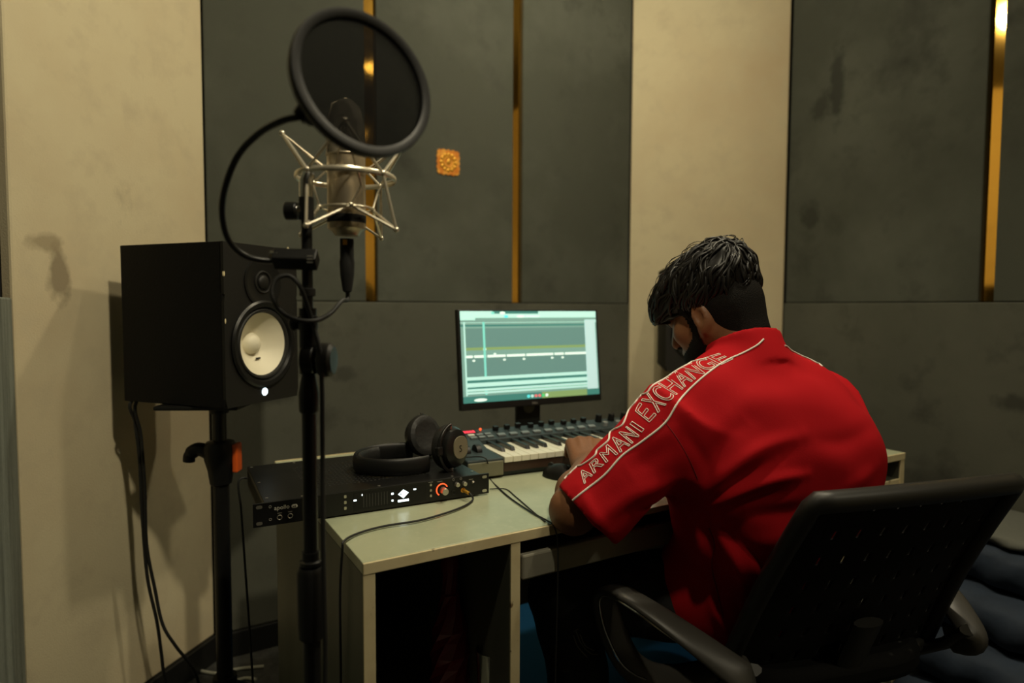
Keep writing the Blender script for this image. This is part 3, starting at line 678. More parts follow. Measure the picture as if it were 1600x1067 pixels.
def kp(name, mb, m): return mb.build(name, m, K, bevel=0.0004)
kp('display_window', MB().box(0.048, 0.112, 0.046, 0.068, 0, 0.0012, pan), M_blk)
for i in range(5): kp('red_digit', MB().box(0.062 + i * 0.0085, 0.0690 + i * 0.0085, 0.050, 0.064, 0.0012, 0.0020, pan), M_redseg)
kp('red_light', MB().sphere(pan @ Vector((0.122, 0.062, 0.004)), 0.0035, 10, 6), M_red)
for i in range(3):
    for j in range(2): kp('button', MB().box(0.074 + i * 0.024, 0.092 + i * 0.024, 0.008 + j * 0.018, 0.018 + j * 0.018, 0, 0.004, pan), M_print if (i, j) == (0, 1) else M_knobg)
for i in range(9):
    x = 0.165 + i * 0.036
    a = pan @ Vector((x, 0.026, 0)); b_ = pan @ Vector((x, 0.026, 0.009)); kp('button', MB().box(x - 0.011, x + 0.011, 0.010, 0.024, 0, 0.005, pan), M_knobg)
    kp('fader_slot', MB().box(x - 0.0015, x + 0.0015, 0.030, 0.066, 0, 0.0008, pan), M_blk)
    kp('fader_cap', MB().box(x - 0.007, x + 0.007, 0.050 + 0.004 * (i % 3), 0.062 + 0.004 * (i % 3), 0.0008, 0.012, pan), M_blk)
for i in range(6):
    for j in range(2):
        x = 0.50 + i * 0.045; a = pan @ Vector((x, 0.018 + j * 0.036, 0)); b_ = pan @ Vector((x, 0.018 + j * 0.036, 0.022 if j else 0.012))
        kp('knob', MB().cyl(a, b_, 0.0105 if j else 0.009, 0.009 if j else 0.008, 18), M_blk if j else M_knobg)
for x in (0.03, KL - 0.03):
    for y in (0.03, 0.20): MB().cyl((x, y, -0.0022), (x, y, 0.007), 0.010, n=12).build('rubber_foot', M_rub, K)

# small things on the desk
p = aty(976, 652, 1.66)
mb = MB().lathe([(0.018, 0), (0.023, 0.105), (0.0245, 0.106), (0.0245, 0.112), (0.0, 0.113)], n=24)
tag(mb.build('paper_cup', M_cup, None), 'small cream paper cup behind the keyboard knobs', 'cup').location = (1.50, 1.62, 0.75)
mouse = thing('computer_mouse', 'black computer mouse on the desk beside the fist', 'mouse', (0.872, 1.243, 0.75), math.radians(25))
mo = MB(); mo.sphere((0, 0, 0.0), (0.031, 0.052, 0.034), 20, 14)
mo.v = [(x, y, max(z, 0.001)) for x, y, z in mo.v]; mo.build('shell', M_blk, mouse)
MB().cyl((-0.003, 0.030, 0.0255), (0.003, 0.030, 0.0255), 0.008, n=16).build('scroll_wheel', M_rub, mouse)
tag(MB().box(-0.105, 0.105, -0.148, 0.148, 0, 0.0015).build('paper_sheet', M_paper, smooth=False), 'white sheet of paper at the desk edge under the red sleeve', 'paper')
o = bpy.data.objects['paper_sheet']; o.location = (0.955, 1.105, 0.7505); o.rotation_euler = (0, 0, 0.02)

# ================================================================== headphones
HP = thing('headphones', 'black over-ear headphones with bronze badges resting on the audio interface', 'headphones', (0.545, 1.345, 0.799), math.radians(-4))
# headband lies flat: an arc opening towards +x; cups at its two ends
Rb = 0.088
def band(a, r=Rb, z=0.020): 
    a = math.radians(a); return Vector((-0.045 + r * 1.12 * math.cos(a), r * 0.92 * math.sin(a), z))
pts = [band(a) for a in range(58, 303, 7)]
MB().tube(pts, 1.0, 16, sq=(0.006, 0.019), up=(0, 0, 1)).build('headband', M_blk, HP)
pts = [band(a, Rb - 0.007) for a in range(110, 252, 7)]
MB().tube(pts, 1.0, 14, sq=(0.007, 0.016), up=(0, 0, 1)).build('headband_cushion', M_leather, HP)
def cup(name, c, nrm, tw, near):
    n = Vector(nrm).normalized(); x = Vector((0, 0, 1)).cross(n).normalized(); y = n.cross(x)
    e = MB()
    def oval(r0, h0): return r0, h0
    M = basis(c, x, y, n)
    def disc(prof, mm, nm, par, sx=1.0, sy=1.15):
        b = MB().lathe(prof, n=36); b.v = [tuple(M @ Vector((v[0] * sx, v[1] * sy, v[2]))) for v in b.v]; return b.build(nm, mm, par)
    shell = disc([(0.0, 0.030), (0.024, 0.029), (0.036, 0.022), (0.041, 0.008), (0.041, 0.0), (0.0, 0.0)], M_blks, 'ear_cup', HP)
    disc([(0.026, -0.020), (0.032, -0.022), (0.041, -0.018), (0.044, -0.008), (0.042, 0.0), (0.026, 0.0)], M_leather, 'ear_pad', HP)
    disc([(0.0, -0.004), (0.027, -0.004), (0.027, 0.0), (0.0, 0.0)], M_blkm, 'driver_cloth', HP)
    bdg = MB().prism(rrect(0.046, 0.050, 0.020, 6, 0.002, 0.002), 0.0285, 0.0315, M).build('badge', M_headgrey, shell, smooth=False, bevel=0.001)
    lg = MB().prism(rrect(0.016, 0.020, 0.002, 3, 0.002, 0.0), 0.0315, 0.0318, M).build('logo_plate', M_headgrey, shell, smooth=False)
    text_obj('S', 0.021, M @ basis((0.0, -0.0075, 0.0319), (1, 0, 0), (0, 1, 0), (0, 0, 1)), M_blk, shell, 'logo', align='CENTER')
    yk = [M @ Vector((0.047 * math.cos(math.radians(a)), 0.053 * math.sin(math.radians(a)), 0.012)) for a in range(100, 261, 10)]
    MB().tube(yk, 0.0042, 10).build('yoke', M_blks, HP)
    for sy in (-1, 1): MB().cyl(M @ Vector((-0.010, sy * 0.054, 0.012)), M @ Vector((-0.010, sy * 0.043, 0.012)), 0.004, n=12).build('hinge', M_chrome, HP)
    MB().box(-0.056, -0.040, -0.010, 0.010, 0.006, 0.018, M).build('slider_block', M_blks, HP, smooth=False, bevel=0.003)
cup('near', Vector((0.052, -0.062, 0.049)), (0.45, -0.89, 0.05), 0, True)
cup('far', Vector((0.030, 0.066, 0.053)), (-0.20, 0.93, -0.25), 0, False)
#@@GEAR

# ================================================================== loudspeakers on stands
def loudspeaker(name, label, loc, yaw):
    """origin: centre of the bottom; front faces local -Y"""
    w_, h, d = 0.250, 0.390, 0.334
    t = thing(name, label, 'speaker', loc, yaw, 'pair of studio speakers')
    f = -d / 2; wz, tz = 0.146, 0.300; ax = (0, -1, 0)
    cb = MB()
    for a_ in ((-w_ / 2, -w_ / 2 + 0.012, f + 0.006, d / 2, 0, h), (w_ / 2 - 0.012, w_ / 2, f + 0.006, d / 2, 0, h), (-w_ / 2 + 0.012, w_ / 2 - 0.012, f + 0.006, d / 2, 0, 0.012),
               (-w_ / 2 + 0.012, w_ / 2 - 0.012, f + 0.006, d / 2, h - 0.012, h), (-w_ / 2 + 0.012, w_ / 2 - 0.012, d / 2 - 0.012, d / 2, 0.012, h - 0.012)): cb.box(*a_)
    cb.build('cabinet', M_cab, t, smooth=False, bevel=0.002)
    # baffle with a round opening for the woofer
    bfm = MB(); nn = 64; hz = 0.268
    inner = []; outer = []
    for q in range(nn):
        a = 2 * math.pi * q / nn; c, s_ = math.cos(a), math.sin(a)
        inner.append((0.092 * c, wz + 0.092 * s_))
        kx = min((w_ / 2) / abs(c) if abs(c) > 1e-6 else 9, ((hz - wz) if s_ > 0 else wz) / abs(s_) if abs(s_) > 1e-6 else 9)
        outer.append((kx * c, wz + kx * s_))
    vs = [(p_[0], f, p_[1]) for p_ in inner] + [(p_[0], f, p_[1]) for p_ in outer] + [(p_[0], f + 0.012, p_[1]) for p_ in inner] + [(p_[0], f + 0.010, p_[1]) for p_ in outer]
    fs = []
    for q in range(nn):
        r_ = (q + 1) % nn
        fs += [(q, nn + q, nn + r_, r_), (q, r_, 2 * nn + r_, 2 * nn + q), (nn + q, 3 * nn + q, 3 * nn + r_, nn + r_)]
    bfm.add(vs, [f_[::-1] for f_ in fs]); bfm.box(-w_ / 2, w_ / 2, f, f + 0.012, hz, h)
    cs_ = [(-w_ / 2, 0), (w_ / 2, 0)]
    bfm.add([(-w_ / 2, f, 0), (w_ / 2, f, 0), (w_ / 2, f, 0.0001), (-w_ / 2, f, 0.0001)], [(0, 1, 2, 3)])
    bf = bfm.build('baffle', M_baffle, t, smooth=False)
    MB().lathe([(0.091, -0.004), (0.094, 0.001), (0.108, 0.0), (0.109, 0.005), (0.104, 0.009), (0.094, 0.007), (0.090, 0.001)], (0, f, wz), ax, 48, caps=False).build('woofer_ring', M_blks, t)
    MB().lathe([(0.077, -0.006), (0.081, 0.003), (0.086, 0.004), (0.093, -0.004)], (0, f, wz), ax, 48, caps=False).build('surround', M_rub, t)
    MB().lathe([(0.0, -0.046), (0.020, -0.045), (0.030, -0.042), (0.045, -0.032), (0.062, -0.018), (0.0785, -0.003)], (0, f, wz), ax, 48, caps=False).build('woofer_cone', M_cone, t)
    dc = MB().lathe([(0.028, -0.0435), (0.025, -0.034), (0.018, -0.026), (0.009, -0.022), (0.0, -0.021)], (0, f, wz), ax, 32, caps=False).build('dust_cap', M_cone, t)
    MB().box(0.004, 0.018, f + 0.028, f + 0.031, wz - 0.040, wz - 0.036, None).build('cone_lead', M_rub, dc, smooth=False)
    # tweeter waveguide and dome
    MB().lathe([(0.030, 0.0005), (0.052, 0.0012), (0.060, 0.004), (0.063, 0.003), (0.063, 0.0)], (0, f, tz), ax, 40).build('waveguide', M_blks, t)
    MB().sphere((0, f - 0.001, tz), (0.018, 0.008, 0.018), 20, 12).build('tweeter_dome', M_baffle, t)
    MB().torus((0, f - 0.001, tz), (0, 1, 0), 0.026, 0.003, 30, 8).build('tweeter_ring', M_baffle, t)
    MB().cyl((0, f, 0.0255), (0, f - 0.0012, 0.0255), 0.0095, n=24).build('logo_light', M_led, t)
    for x, z in ((-w_ / 2 + 0.002, h - 0.075), (-w_ / 2 + 0.003, h - 0.185), (w_ / 2 - 0.03, h - 0.003)):
        MB().sphere((x, f + 0.002, z), (0.003, 0.003, 0.009), 8, 6).build('worn_edge', M_edge, bf)
    return t
def speaker_stand(name, label, loc, yaw, ztop, legs, radius=0.23):
    t = thing(name, label, 'speaker stand', loc, yaw, 'pair of speaker stands')
    MB().box(-0.10, 0.10, -0.14, 0.14, ztop - 0.012, ztop - 0.001).build('top_plate', M_blk, t, smooth=False, bevel=0.004)
    MB().cyl((0, 0, ztop - 0.012), (0, 0, ztop - 0.04), 0.035, 0.022, 24).build('plate_socket', M_blk, t)
    MB().cyl((0, 0, 0.62), (0, 0, ztop - 0.02), 0.0165, n=24).build('inner_pole', M_blkmetal, t)
    MB().cyl((0, 0, 0.06), (0, 0, 0.74), 0.0205, n=24).build('outer_pole', M_blkmetal, t)
    col = MB().lathe([(0.021, 0.0), (0.027, 0.004), (0.032, 0.04), (0.040, 0.07), (0.042, 0.10), (0.034, 0.115), (0.020, 0.118)], (0, 0, 0.69), (0, 0, 1), 24).build('height_collar', M_blk, t)
    MB().box(0.036, 0.050, -0.018, 0.018, 0.725, 0.800).build('orange_latch', M_orange, col, smooth=False, bevel=0.004)
    MB().tube(spline([(-0.030, 0, 0.775), (-0.055, 0, 0.785), (-0.078, 0, 0.772), (-0.082, 0, 0.752)], 5), [0.018] * 10 + [0.015] * 6, 12).build('clamp_knob', M_blk, col)
    hub = MB().cyl((0, 0, 0.10), (0, 0, 0.17), 0.030, n=20).build('leg_hub', M_blk, t)
    for a in legs:
        c, s_ = math.cos(math.radians(a)), math.sin(math.radians(a))
        lg = MB().tube([(0.026 * c, 0.026 * s_, 0.135), (radius * c, radius * s_, 0.02)], 0.011, 10).build('leg', M_blkmetal, t)
        MB().sphere((radius * c, radius * s_, 0.014), 0.0140, 10, 8).build('rubber_foot', M_rub, lg)
        MB().tube([(0.022 * c, 0.022 * s_, 0.065), (radius * 0.6 * c, radius * 0.6 * s_, 0.06)], 0.006, 8).build('brace', M_blkmetal, t)
    return t
SPL = Vector((0.164, 1.814, 0.921)); YL = math.atan2(0.622, 0.783)
YL = math.radians(38.5)
loudspeaker('studio_speaker', 'black studio speaker with white cone on the stand beside the desk', SPL, YL)
speaker_stand('speaker_stand', 'black speaker stand with orange latch holding the white-coned speaker', (SPL.x + 0.012, SPL.y, 0), math.radians(-28), SPL.z, (195, 285, 75), 0.17)
o = bpy.data.objects['speaker_stand']
pr = aty(1048, 500, 1.80)
SPR = Vector((1.895, 1.80, 0.925)); YR = math.radians(-38)
loudspeaker('studio_speaker', 'black studio speaker half hidden behind the head of the person', SPR, YR)
speaker_stand('speaker_stand', 'black speaker stand behind the person against the beige panel', (SPR.x + 0.0, SPR.y, 0), math.radians(-38), SPR.z, (20, 110, 160), 0.20)

# ================================================================== microphone, shock mount, pop filter, stand
MIC = Vector((0.278, 0.975, 0)); z0 = 1.357; zb = 1.270
t = thing('studio_microphone', 'large satin nickel studio condenser microphone behind the pop filter', 'microphone', (MIC.x, MIC.y, zb))
MB().lathe([(0.0, 0.0), (0.018, 0.0), (0.022, 0.006), (0.0285, 0.010), (0.0285, 0.118), (0.0, 0.118)], n=40).build('body', M_nickel, t)
MB().lathe([(0.0278, 0.018), (0.0290, 0.019), (0.0290, 0.030), (0.0278, 0.031)], n=40).build('lower_band', M_blkm, t)
g = MB().lathe([(0.0282, 0.118), (0.0288, 0.125), (0.0270, 0.170), (0.020, 0.195), (0.010, 0.204), (0.0, 0.206)], n=40).build('head_grille', mat('grille_mesh', (0.16, 0.14, 0.10), 0.5, metal=0.7, bump=(900, 0.6)), t)
MB().torus((0, 0, 0.120), (0, 0, 1), 0.0285, 0.0016, 40, 8).build('grille_band', M_nickel, g)
MB().tube([(-0.0285, 0, 0.12), (-0.0275, 0, 0.168), (-0.020, 0, 0.196), (0, 0, 0.2065), (0.020, 0, 0.196), (0.0275, 0, 0.168), (0.0285, 0, 0.12)], 0.002, 8).build('grille_rib', M_nickel, g)
# shock mount: a ring with V wires to upper and lower tips and an inner basket
sm = thing('shock_mount', 'nickel wire spider shock mount cradling the microphone', 'shock mount', (MIC.x, MIC.y, z0), math.radians(8))
ring = [(0.074 * math.cos(a), 0.074 * math.sin(a), 0) for a in np.linspace(0, 2 * math.pi, 48, endpoint=False)]
MB().tube(ring, 1.0, 8, True, sq=(0.0018, 0.0042), up=(0, 0, 1)).build('main_ring', M_wire, sm)
def node(R, deg, z): a = math.radians(deg); return Vector((R * math.cos(a), R * math.sin(a), z))
for kx in range(4):
    a0 = -70 + kx * 90
    n0 = node(0.075, a0, 0.0); n1 = node(0.075, a0 + 90, 0.0)
    up_tip = node(0.092, a0 + 45, 0.062); lo_tip = node(0.090, a0 + 8, -0.082)
    MB().tube([n0, up_tip], 0.0022, 8).build('upper_wire', M_wire, sm); MB().tube([n1, up_tip], 0.0022, 8).build('upper_wire', M_wire, sm)
    MB().sphere(up_tip, 0.0042, 10, 8).build('wire_tip', M_wire, sm)
    MB().tube([n0, lo_tip], 0.0024, 8).build('lower_wire', M_wire, sm)
    MB().sphere(n0, 0.0048, 10, 8).build('ring_node', M_wire, sm); MB().sphere(lo_tip, 0.0042, 10, 8).build('wire_tip', M_wire, sm)
    i0 = node(0.040, a0 - 35, -0.046); i1 = node(0.040, a0 + 55, -0.046)
    MB().tube([lo_tip, i0], 0.0022, 8).build('basket_wire', M_wire, sm); MB().tube([lo_tip, i1], 0.0022, 8).build('basket_wire', M_wire, sm)
    MB().sphere(i1, 0.0045, 10, 8).build('basket_node', M_wire, sm)
    MB().tube([i1, node(0.052, a0 + 70, -0.018), node(0.060, a0 + 62, 0.0), node(0.074, a0 + 55, 0.002)], 0.0018, 8).build('elastic_hook', M_wire, sm)
    MB().tube([up_tip, node(0.034, a0 + 20, 0.012)], 0.0012, 6).build('elastic', M_nickel, sm)
    MB().tube([up_tip, node(0.034, a0 + 70, 0.012)], 0.0012, 6).build('elastic', M_nickel, sm)
MB().torus((0, 0, -0.046), (0, 0, 1), 0.039, 0.002, 36, 8).build('basket_ring', M_wire, sm)
MB().torus((0, 0, 0.012), (0, 0, 1), 0.034, 0.0016, 36, 8).build('basket_ring', M_wire, sm)
# stand
PX, PY = 0.2105, 0.942
ms = thing('microphone_stand', 'black upright microphone stand with round knobs in front of the desk', 'microphone stand', (PX, PY, 0))
sd = MB().lathe([(0, 0), (0.083, 0), (0.085, 0.006), (0.080, 0.016), (0.03, 0.024), (0.018, 0.04), (0, 0.04)], n=44).build('round_base', M_blk, ms)
zc = 0.775
MB().cyl((0, 0, 0.03), (0, 0, 0.80), 0.0128, n=24).build('lower_tube', M_blkmetal, ms)
MB().lathe([(0.013, 0.0), (0.019, 0.006), (0.0205, 0.03), (0.0205, 0.105), (0.017, 0.112), (0.0125, 0.113)], (0, 0, 0.665), (0, 0, 1), 24).build('clutch', M_blk, ms)
MB().lathe([(0.0125, 0), (0.0165, 0.003), (0.0165, 0.008), (0.0125, 0.010)], (0, 0, 0.778), (0, 0, 1), 24).build('clutch_ring', M_blkmetal, ms)
MB().cyl((0, 0, 0.78), (0, 0, 1.02), 0.0105, n=22).build('middle_tube', M_blkmetal, ms)
piv = atd(497, 562, 0.925) - Vector((PX, PY, 0))
MB().lathe([(0.0108, 0), (0.014, 0.004), (0.0145, 0.03), (0.010, 0.055), (0.0085, 0.06)], (0, 0, 1.005), (0, 0, 1), 22).build('pivot_socket', M_blk, ms)
rt = Vector((RT.x, RT.y, 0)); fw = Vector((FW.x, FW.y, 0))
pz = piv.z
c0 = Vector((0, 0, pz))
MB().cyl(c0 - rt * 0.008, c0 + rt * 0.010, 0.021, n=28).build('pivot_disc', M_blks, ms, bevel=0.002)
MB().cyl(c0 - rt * 0.012 - Vector((0, 0, 0.0)), c0 + rt * 0.024, 0.006, n=14).build('pivot_bolt', M_alu, ms)
MB().lathe([(0.0, 0.0), (0.023, 0.0), (0.0255, 0.004), (0.0245, 0.016), (0.020, 0.0205), (0.0, 0.021)], c0 + rt * 0.017, rt, 26).build('pivot_knob', M_chair, ms)
MB().cyl((0, 0, pz - 0.02), (0, 0, pz + 0.075), 0.0125, n=20).build('boom_clamp', M_blk, ms)
ztop = 1.305
MB().cyl((0, 0, pz + 0.05), (0, 0, ztop), 0.0078, n=20).build('upper_tube', M_blkmetal, ms)
zr = atd(483, 505, 0.925).z
MB().lathe([(0.0085, 0), (0.014, 0.003), (0.0145, 0.022), (0.0085, 0.025)], (0, 0, zr - 0.012), (0, 0, 1), 20).build('boom_collar', M_blk, ms)
MB().sphere(Vector((0, 0, zr)) - rt * 0.020, (0.008, 0.008, 0.011), 12, 8).build('collar_knob', M_blk, ms)
zr = atd(484, 457, 0.925).z
MB().lathe([(0.0085, 0), (0.0115, 0.001), (0.0115, 0.011), (0.0085, 0.012)], (0, 0, zr - 0.006), (0, 0, 1), 20).build('cable_clip', M_rub, ms)
zs = atd(470, 332, 0.925).z
MB().cyl((0, 0, ztop - 0.02), (0, 0, ztop + 0.012), 0.0105, n=20).build('thread_adapter', M_blk, ms)
MB().cyl(Vector((0, 0, zs)) - rt * 0.030, Vector((0, 0, zs)) - rt * 0.012, 0.013, n=20).build('swivel_knob', M_blks, ms, bevel=0.002)
MB().tube([Vector((0, 0, zs)) - rt * 0.016, Vector((0, 0, zs)) + rt * 0.004], 0.009, 12).build('swivel', M_chrome, ms)
MB().tube([Vector((0, 0, ztop + 0.010)), Vector((0, 0, ztop + 0.035)) , Vector((0.004, 0.003, ztop + 0.045))], 0.0095, 14).build('swivel_head', M_chrome, ms)
MB().tube([Vector((0, 0, ztop + 0.042)), Vector((0.010, 0.004, ztop + 0.045))], 0.005, 10).build('swivel_arm', M_chrome, ms)

# pop filter
pc = atd(568, 131, 0.74)
pf = thing('pop_filter', 'round black pop filter on a curved gooseneck in front of the microphone', 'pop filter', pc)
n = (-_f + (_r * 0.80 + _u2 * 0.16)).normalized()
x = (_r - n * _r.dot(n)).normalized(); y = n.cross(x)
R0 = 0.0825
MB().torus((0, 0, 0), n, R0, 0.0052, 64, 12).build('ring', M_blks, pf)
mb = MB().lathe([(R0 - 0.006, -0.005), (R0 - 0.002, -0.007), (R0 + 0.004, -0.007), (R0 + 0.004, 0.007), (R0 - 0.002, 0.007), (R0 - 0.006, 0.005)], (0, 0, 0), n, 64)
mb.f = [f for f in mb.f if len(f) == 4]; mb.m = [0] * len(mb.f)
mb.build('rim_band', M_blk, pf)
for s_, nm in ((0.0025, 'mesh_cloth'), (-0.0025, 'mesh_cloth')):
    mb = MB(); vs = [n * s_]
    for i in range(48): vs.append(n * s_ + (x * math.cos(i * math.pi / 24) + y * math.sin(i * math.pi / 24)) * (R0 - 0.004))
    mb.add(vs, [(0, 1 + i, 1 + (i + 1) % 48) for i in range(48)]); mb.build(nm, M_pop, pf, smooth=False)
e = atd(476, 176, 0.735) - pc; e0 = atd(466, 184, 0.735) - pc
MB().tube([e * 0.93, e, e0], [0.010, 0.012, 0.009], 12).build('ring_clamp', M_blk, pf)
MB().sphere(atd(486, 186, 0.732) - pc, 0.008, 12, 8).build('clamp_screw', M_blk, pf)
goose = [(466, 183, .737), (440, 189, .745), (405, 208, .765), (372, 243, .79), (352, 292, .815), (347, 335, .84), (357, 375, .865), (382, 399, .885), (415, 407, .90), (440, 405, .908)]
MB().tube([p - pc for p in spline([atd(*g) for g in goose], 8)], 0.0042, 12).build('gooseneck', M_blkmetal, pf)
e1 = atd(440, 405, 0.908) - pc; e2 = atd(492, 406, 0.905) - pc
zax = Vector((0, 0, 1))
cl = MB().tube([atd(428, 404, 0.905) - pc, e2 + rt * 0.004], 1.0, 4, sq=(0.013, 0.016), up=(0, 0, 1)).build('stand_clamp', M_blk, pf, smooth=False, bevel=0.002)
MB().cyl(atd(424, 400, .905) - pc, atd(436, 400, .905) - pc, 0.008, n=12).build('clamp_thumbscrew', M_chrome, pf)
for i in range(3):
    q = atd(484, 400 + i * 5, 0.8905) - pc
    MB().tube([q - rt * 0.004, q + rt * 0.004], 0.0008, 5).build('clamp_lettering', M_printdim, cl)

# microphone cable with connector
cc = [Vector((MIC.x, MIC.y, zb))] 
mc = thing('microphone_cable', 'thick black microphone cable looped and clipped to the stand', 'cable', (MIC.x, MIC.y, zb - 0.005))
O_ = Vector((MIC.x, MIC.y, zb - 0.005))
MB().lathe([(0.0, 0.0), (0.0105, 0.0), (0.0105, -0.030), (0.0115, -0.036), (0.0105, -0.056), (0.007, -0.080), (0.004, -0.082)], n=22).build('connector', M_blkm, mc)
MB().box(-0.003, 0.003, -0.0125, -0.010, -0.010, -0.002, Matrix.Rotation(-0.53, 4, 'Z')).build('connector_mark', M_gold, mc, smooth=False)
path = [(537, 437, .955), (534, 470, .952), (517, 489, .93), (493, 501, .90), (462, 499, .885), (436, 484, .885), (425, 458, .89), (432, 436, .895), (452, 431, .90), (468, 446, .90), (478, 470, .903), (490, 510, .905), (499, 545, .90), (503, 600, .905), (504, 700, .905), (505, 850, .905), (508, 1000, .905), (510, 1150, .91)]
pts = [Vector((MIC.x, MIC.y, zb - 0.080)), Vector((MIC.x, MIC.y, zb - 0.098))] + [atd(*p) for p in path[1:]]
pts += [Vector((pts[-1].x + 0.02, pts[-1].y + 0.01, 0.15)), Vector((pts[-1].x + 0.05, pts[-1].y + 0.0, 0.005)), Vector((0.26, 0.60, 0.005)), Vector((0.05, 0.40, 0.005))]
MB().tube([p - O_ for p in spline(pts, 6)], 0.0034, 10).build('cord', M_rub, mc)

def cable(name, label, pts, r, m, cat='cable', n=6):
    o = MB().tube(spline(pts, n), r, 8).build(name, m, origin=tuple(pts[-1])); return tag(o, label, cat)
# headphone-jack lead from the interface over the desk corner
jp = AM @ Vector((0.4205, -0.004, 0.015))
ld = [jp, jp + Vector((0.004, -0.022, -0.002)), atz(738, 782, .7545), atz(715, 795, .7545), atz(660, 812, .7545), atz(600, 822, .7545), atz(560, 833, .7545), atz(538, 845, .756)]
e = atz(538, 845, .756)
ld += [Vector((0.292, e.y - 0.005, 0.742)), Vector((0.290, 1.08, 0.66)), Vector((0.291, 1.085, 0.50)), Vector((0.290, 1.09, 0.25)), Vector((0.285, 1.09, 0.02)), Vector((0.22, 1.2, 0.006))]
cable('headphone_extension_lead', 'black lead plugged into the interface and hanging over the left desk corner', ld, 0.0022, M_rub)
MB().cyl(jp + Vector((0, 0.004, 0)), jp + Vector((0.002, -0.02, -0.001)), 0.0035, n=12).build('plug', M_gold, None)
pg = bpy.data.objects['plug']; lead = bpy.data.objects['headphone_extension_lead']; pg.parent = lead; pg.matrix_parent_inverse = Matrix.Translation(-Vector(lead.location))
# thin headphone cord running right, over the front edge
hc = [HP.location + Vector((0.075, -0.02, 0.012)), Vector((0.668, 1.345, 0.803)), Vector((0.700, 1.31, 0.803)), atz(764, 745, .7535), atz(780, 763, .7525), atz(800, 780, .7525), atz(830, 800, .7525), atz(858, 815, .7525)]
hc += [Vector((0.664, 0.969, 0.748)), Vector((0.668, 0.962, 0.70)), Vector((0.667, 0.965, 0.5)), Vector((0.665, 0.97, 0.2)), Vector((0.66, 0.98, 0.006))]
cable('desk_cable', 'thin black headphone cord crossing the desk and dropping over its front edge', hc, 0.0016, M_rub)
sc = [atz(765, 764, .7535), atz(790, 764, .752), atz(806, 776, .752), atz(835, 801, .752), atz(852, 815, .752)]
cable('thin_usb_cord', 'short thin black cord curling from the right end of the interface', sc, 0.0012, M_rub)
# rear lead hanging from the interface
b0 = AM @ Vector((0.010, 0.305, 0.022))
rl = [AM @ Vector((0.06, 0.305, 0.022)), AM @ Vector((0.03, 0.325, 0.012)), atd(373, 752, 1.45), atd(377, 800, 1.45), atd(384, 900, 1.45), atd(391, 1000, 1.45), atd(395, 1067, 1.45), atd(398, 1130, 1.46)]
q = rl[-1]; rl += [Vector((q.x, q.y, 0.1)), Vector((q.x + 0.02, q.y + 0.05, 0.006))]
cable('interface_rear_lead', 'black lead hanging behind the left end of the audio interface', rl, 0.0026, M_rub)
# speaker leads
for i, (lab, pp) in enumerate((('straight black lead hanging from the back of the white-coned speaker', [(206, 625, 1.60), (211, 660, 1.62), (218, 720, 1.64), (222, 800, 1.66), (230, 900, 1.68), (245, 970, 1.70), (252, 1020, 1.72), (258, 1060, 1.74)]),
                              ('curved black lead hanging from the back of the white-coned speaker', [(214, 625, 1.61), (220, 680, 1.63), (226, 760, 1.65), (229, 850, 1.67), (242, 920, 1.69), (254, 975, 1.70), (275, 1010, 1.72), (305, 1050, 1.76)]))):
    pts = [SPL + Vector((-0.10 + i * 0.015, 0.125, 0.08))] + [atd(*p) for p in pp]
    q = pts[-1]; pts.append(Vector((q.x + 0.03, q.y + 0.03, 0.007))); pts.append(Vector((q.x + 0.10, q.y + 0.06, 0.007)))
    cable('speaker_lead', lab, pts, 0.0042, M_rub)['group'] = 'speaker leads'
wc = [atz(x, y, .006) for x, y in ((412, 1041), (372, 1045), (340, 1052), (300, 1047), (245, 1052), (215, 1049), (222, 1058), (262, 1068), (330, 1075), (380, 1060), (400, 1062))]
cable('white_floor_cable', 'pale cable lying in a loop on the floor under the speaker', wc, 0.005, M_whitecable)

# ================================================================== folded quilts against the right wall
def soft_slab(name, label, x0, x1, y0, y1, z0, z1, m, seed, group=None, cat='quilt'):
    r = (z1 - z0) / 2 * 0.98; nx, ny = 18, 34
    rg = np.random.default_rng(seed); ph = rg.uniform(0, 6.28, 6)
    mb = MB(); vs = []; nn = 18
    # rounded slab lofted along y
    secs = np.linspace(0, 1, ny)
    for sct in secs:
        endk = min(1, math.sqrt(max(0, 1 - (max(0, abs(sct - 0.5) * 2 - 0.90) / 0.10) ** 2)) * 0.9 + 0.1)
        y = y0 + (y1 - y0) * sct
        cx = (x0 + x1) / 2; cz = z0 + (z1 - z0) / 2; hw = (x1 - x0) / 2 * (0.95 + 0.05 * endk); hh = (z1 - z0) / 2 * (0.55 + 0.45 * endk)
        for i in range(nn):
            a = 2 * math.pi * i / nn
            c, s_ = math.cos(a), math.sin(a)
            px_ = cx + hw * np.sign(c) * abs(c) ** 0.35; pz_ = cz + hh * np.sign(s_) * abs(s_) ** 0.55
            bulge = 0.012 * math.sin(24 * sct + ph[0]) * (c < 0) + 0.008 * math.sin(43 * sct + ph[1] + 3 * s_) * (c < 0)
            vs.append((px_ + bulge, y, max(pz_, z0 + 0.001)))
    fs = [(k * nn + i, k * nn + (i + 1) % nn, (k + 1) * nn + (i + 1) % nn, (k + 1) * nn + i) for k in range(ny - 1) for i in range(nn)]
    fs += [tuple(range(nn - 1, -1, -1)), tuple((ny - 1) * nn + i for i in range(nn))]
    mb.add(vs, fs); o = mb.build(name, m, origin=((x0 + x1) / 2, (y0 + y1) / 2, z0), angle=70)
    return tag(o, label, cat, group)
soft_slab('folded_quilt', 'navy folded quilt at the bottom of the stack behind the chair', 1.80, 2.385, 0.15, 0.965, 0.0, 0.13, M_navy, 1, 'folded navy quilts')
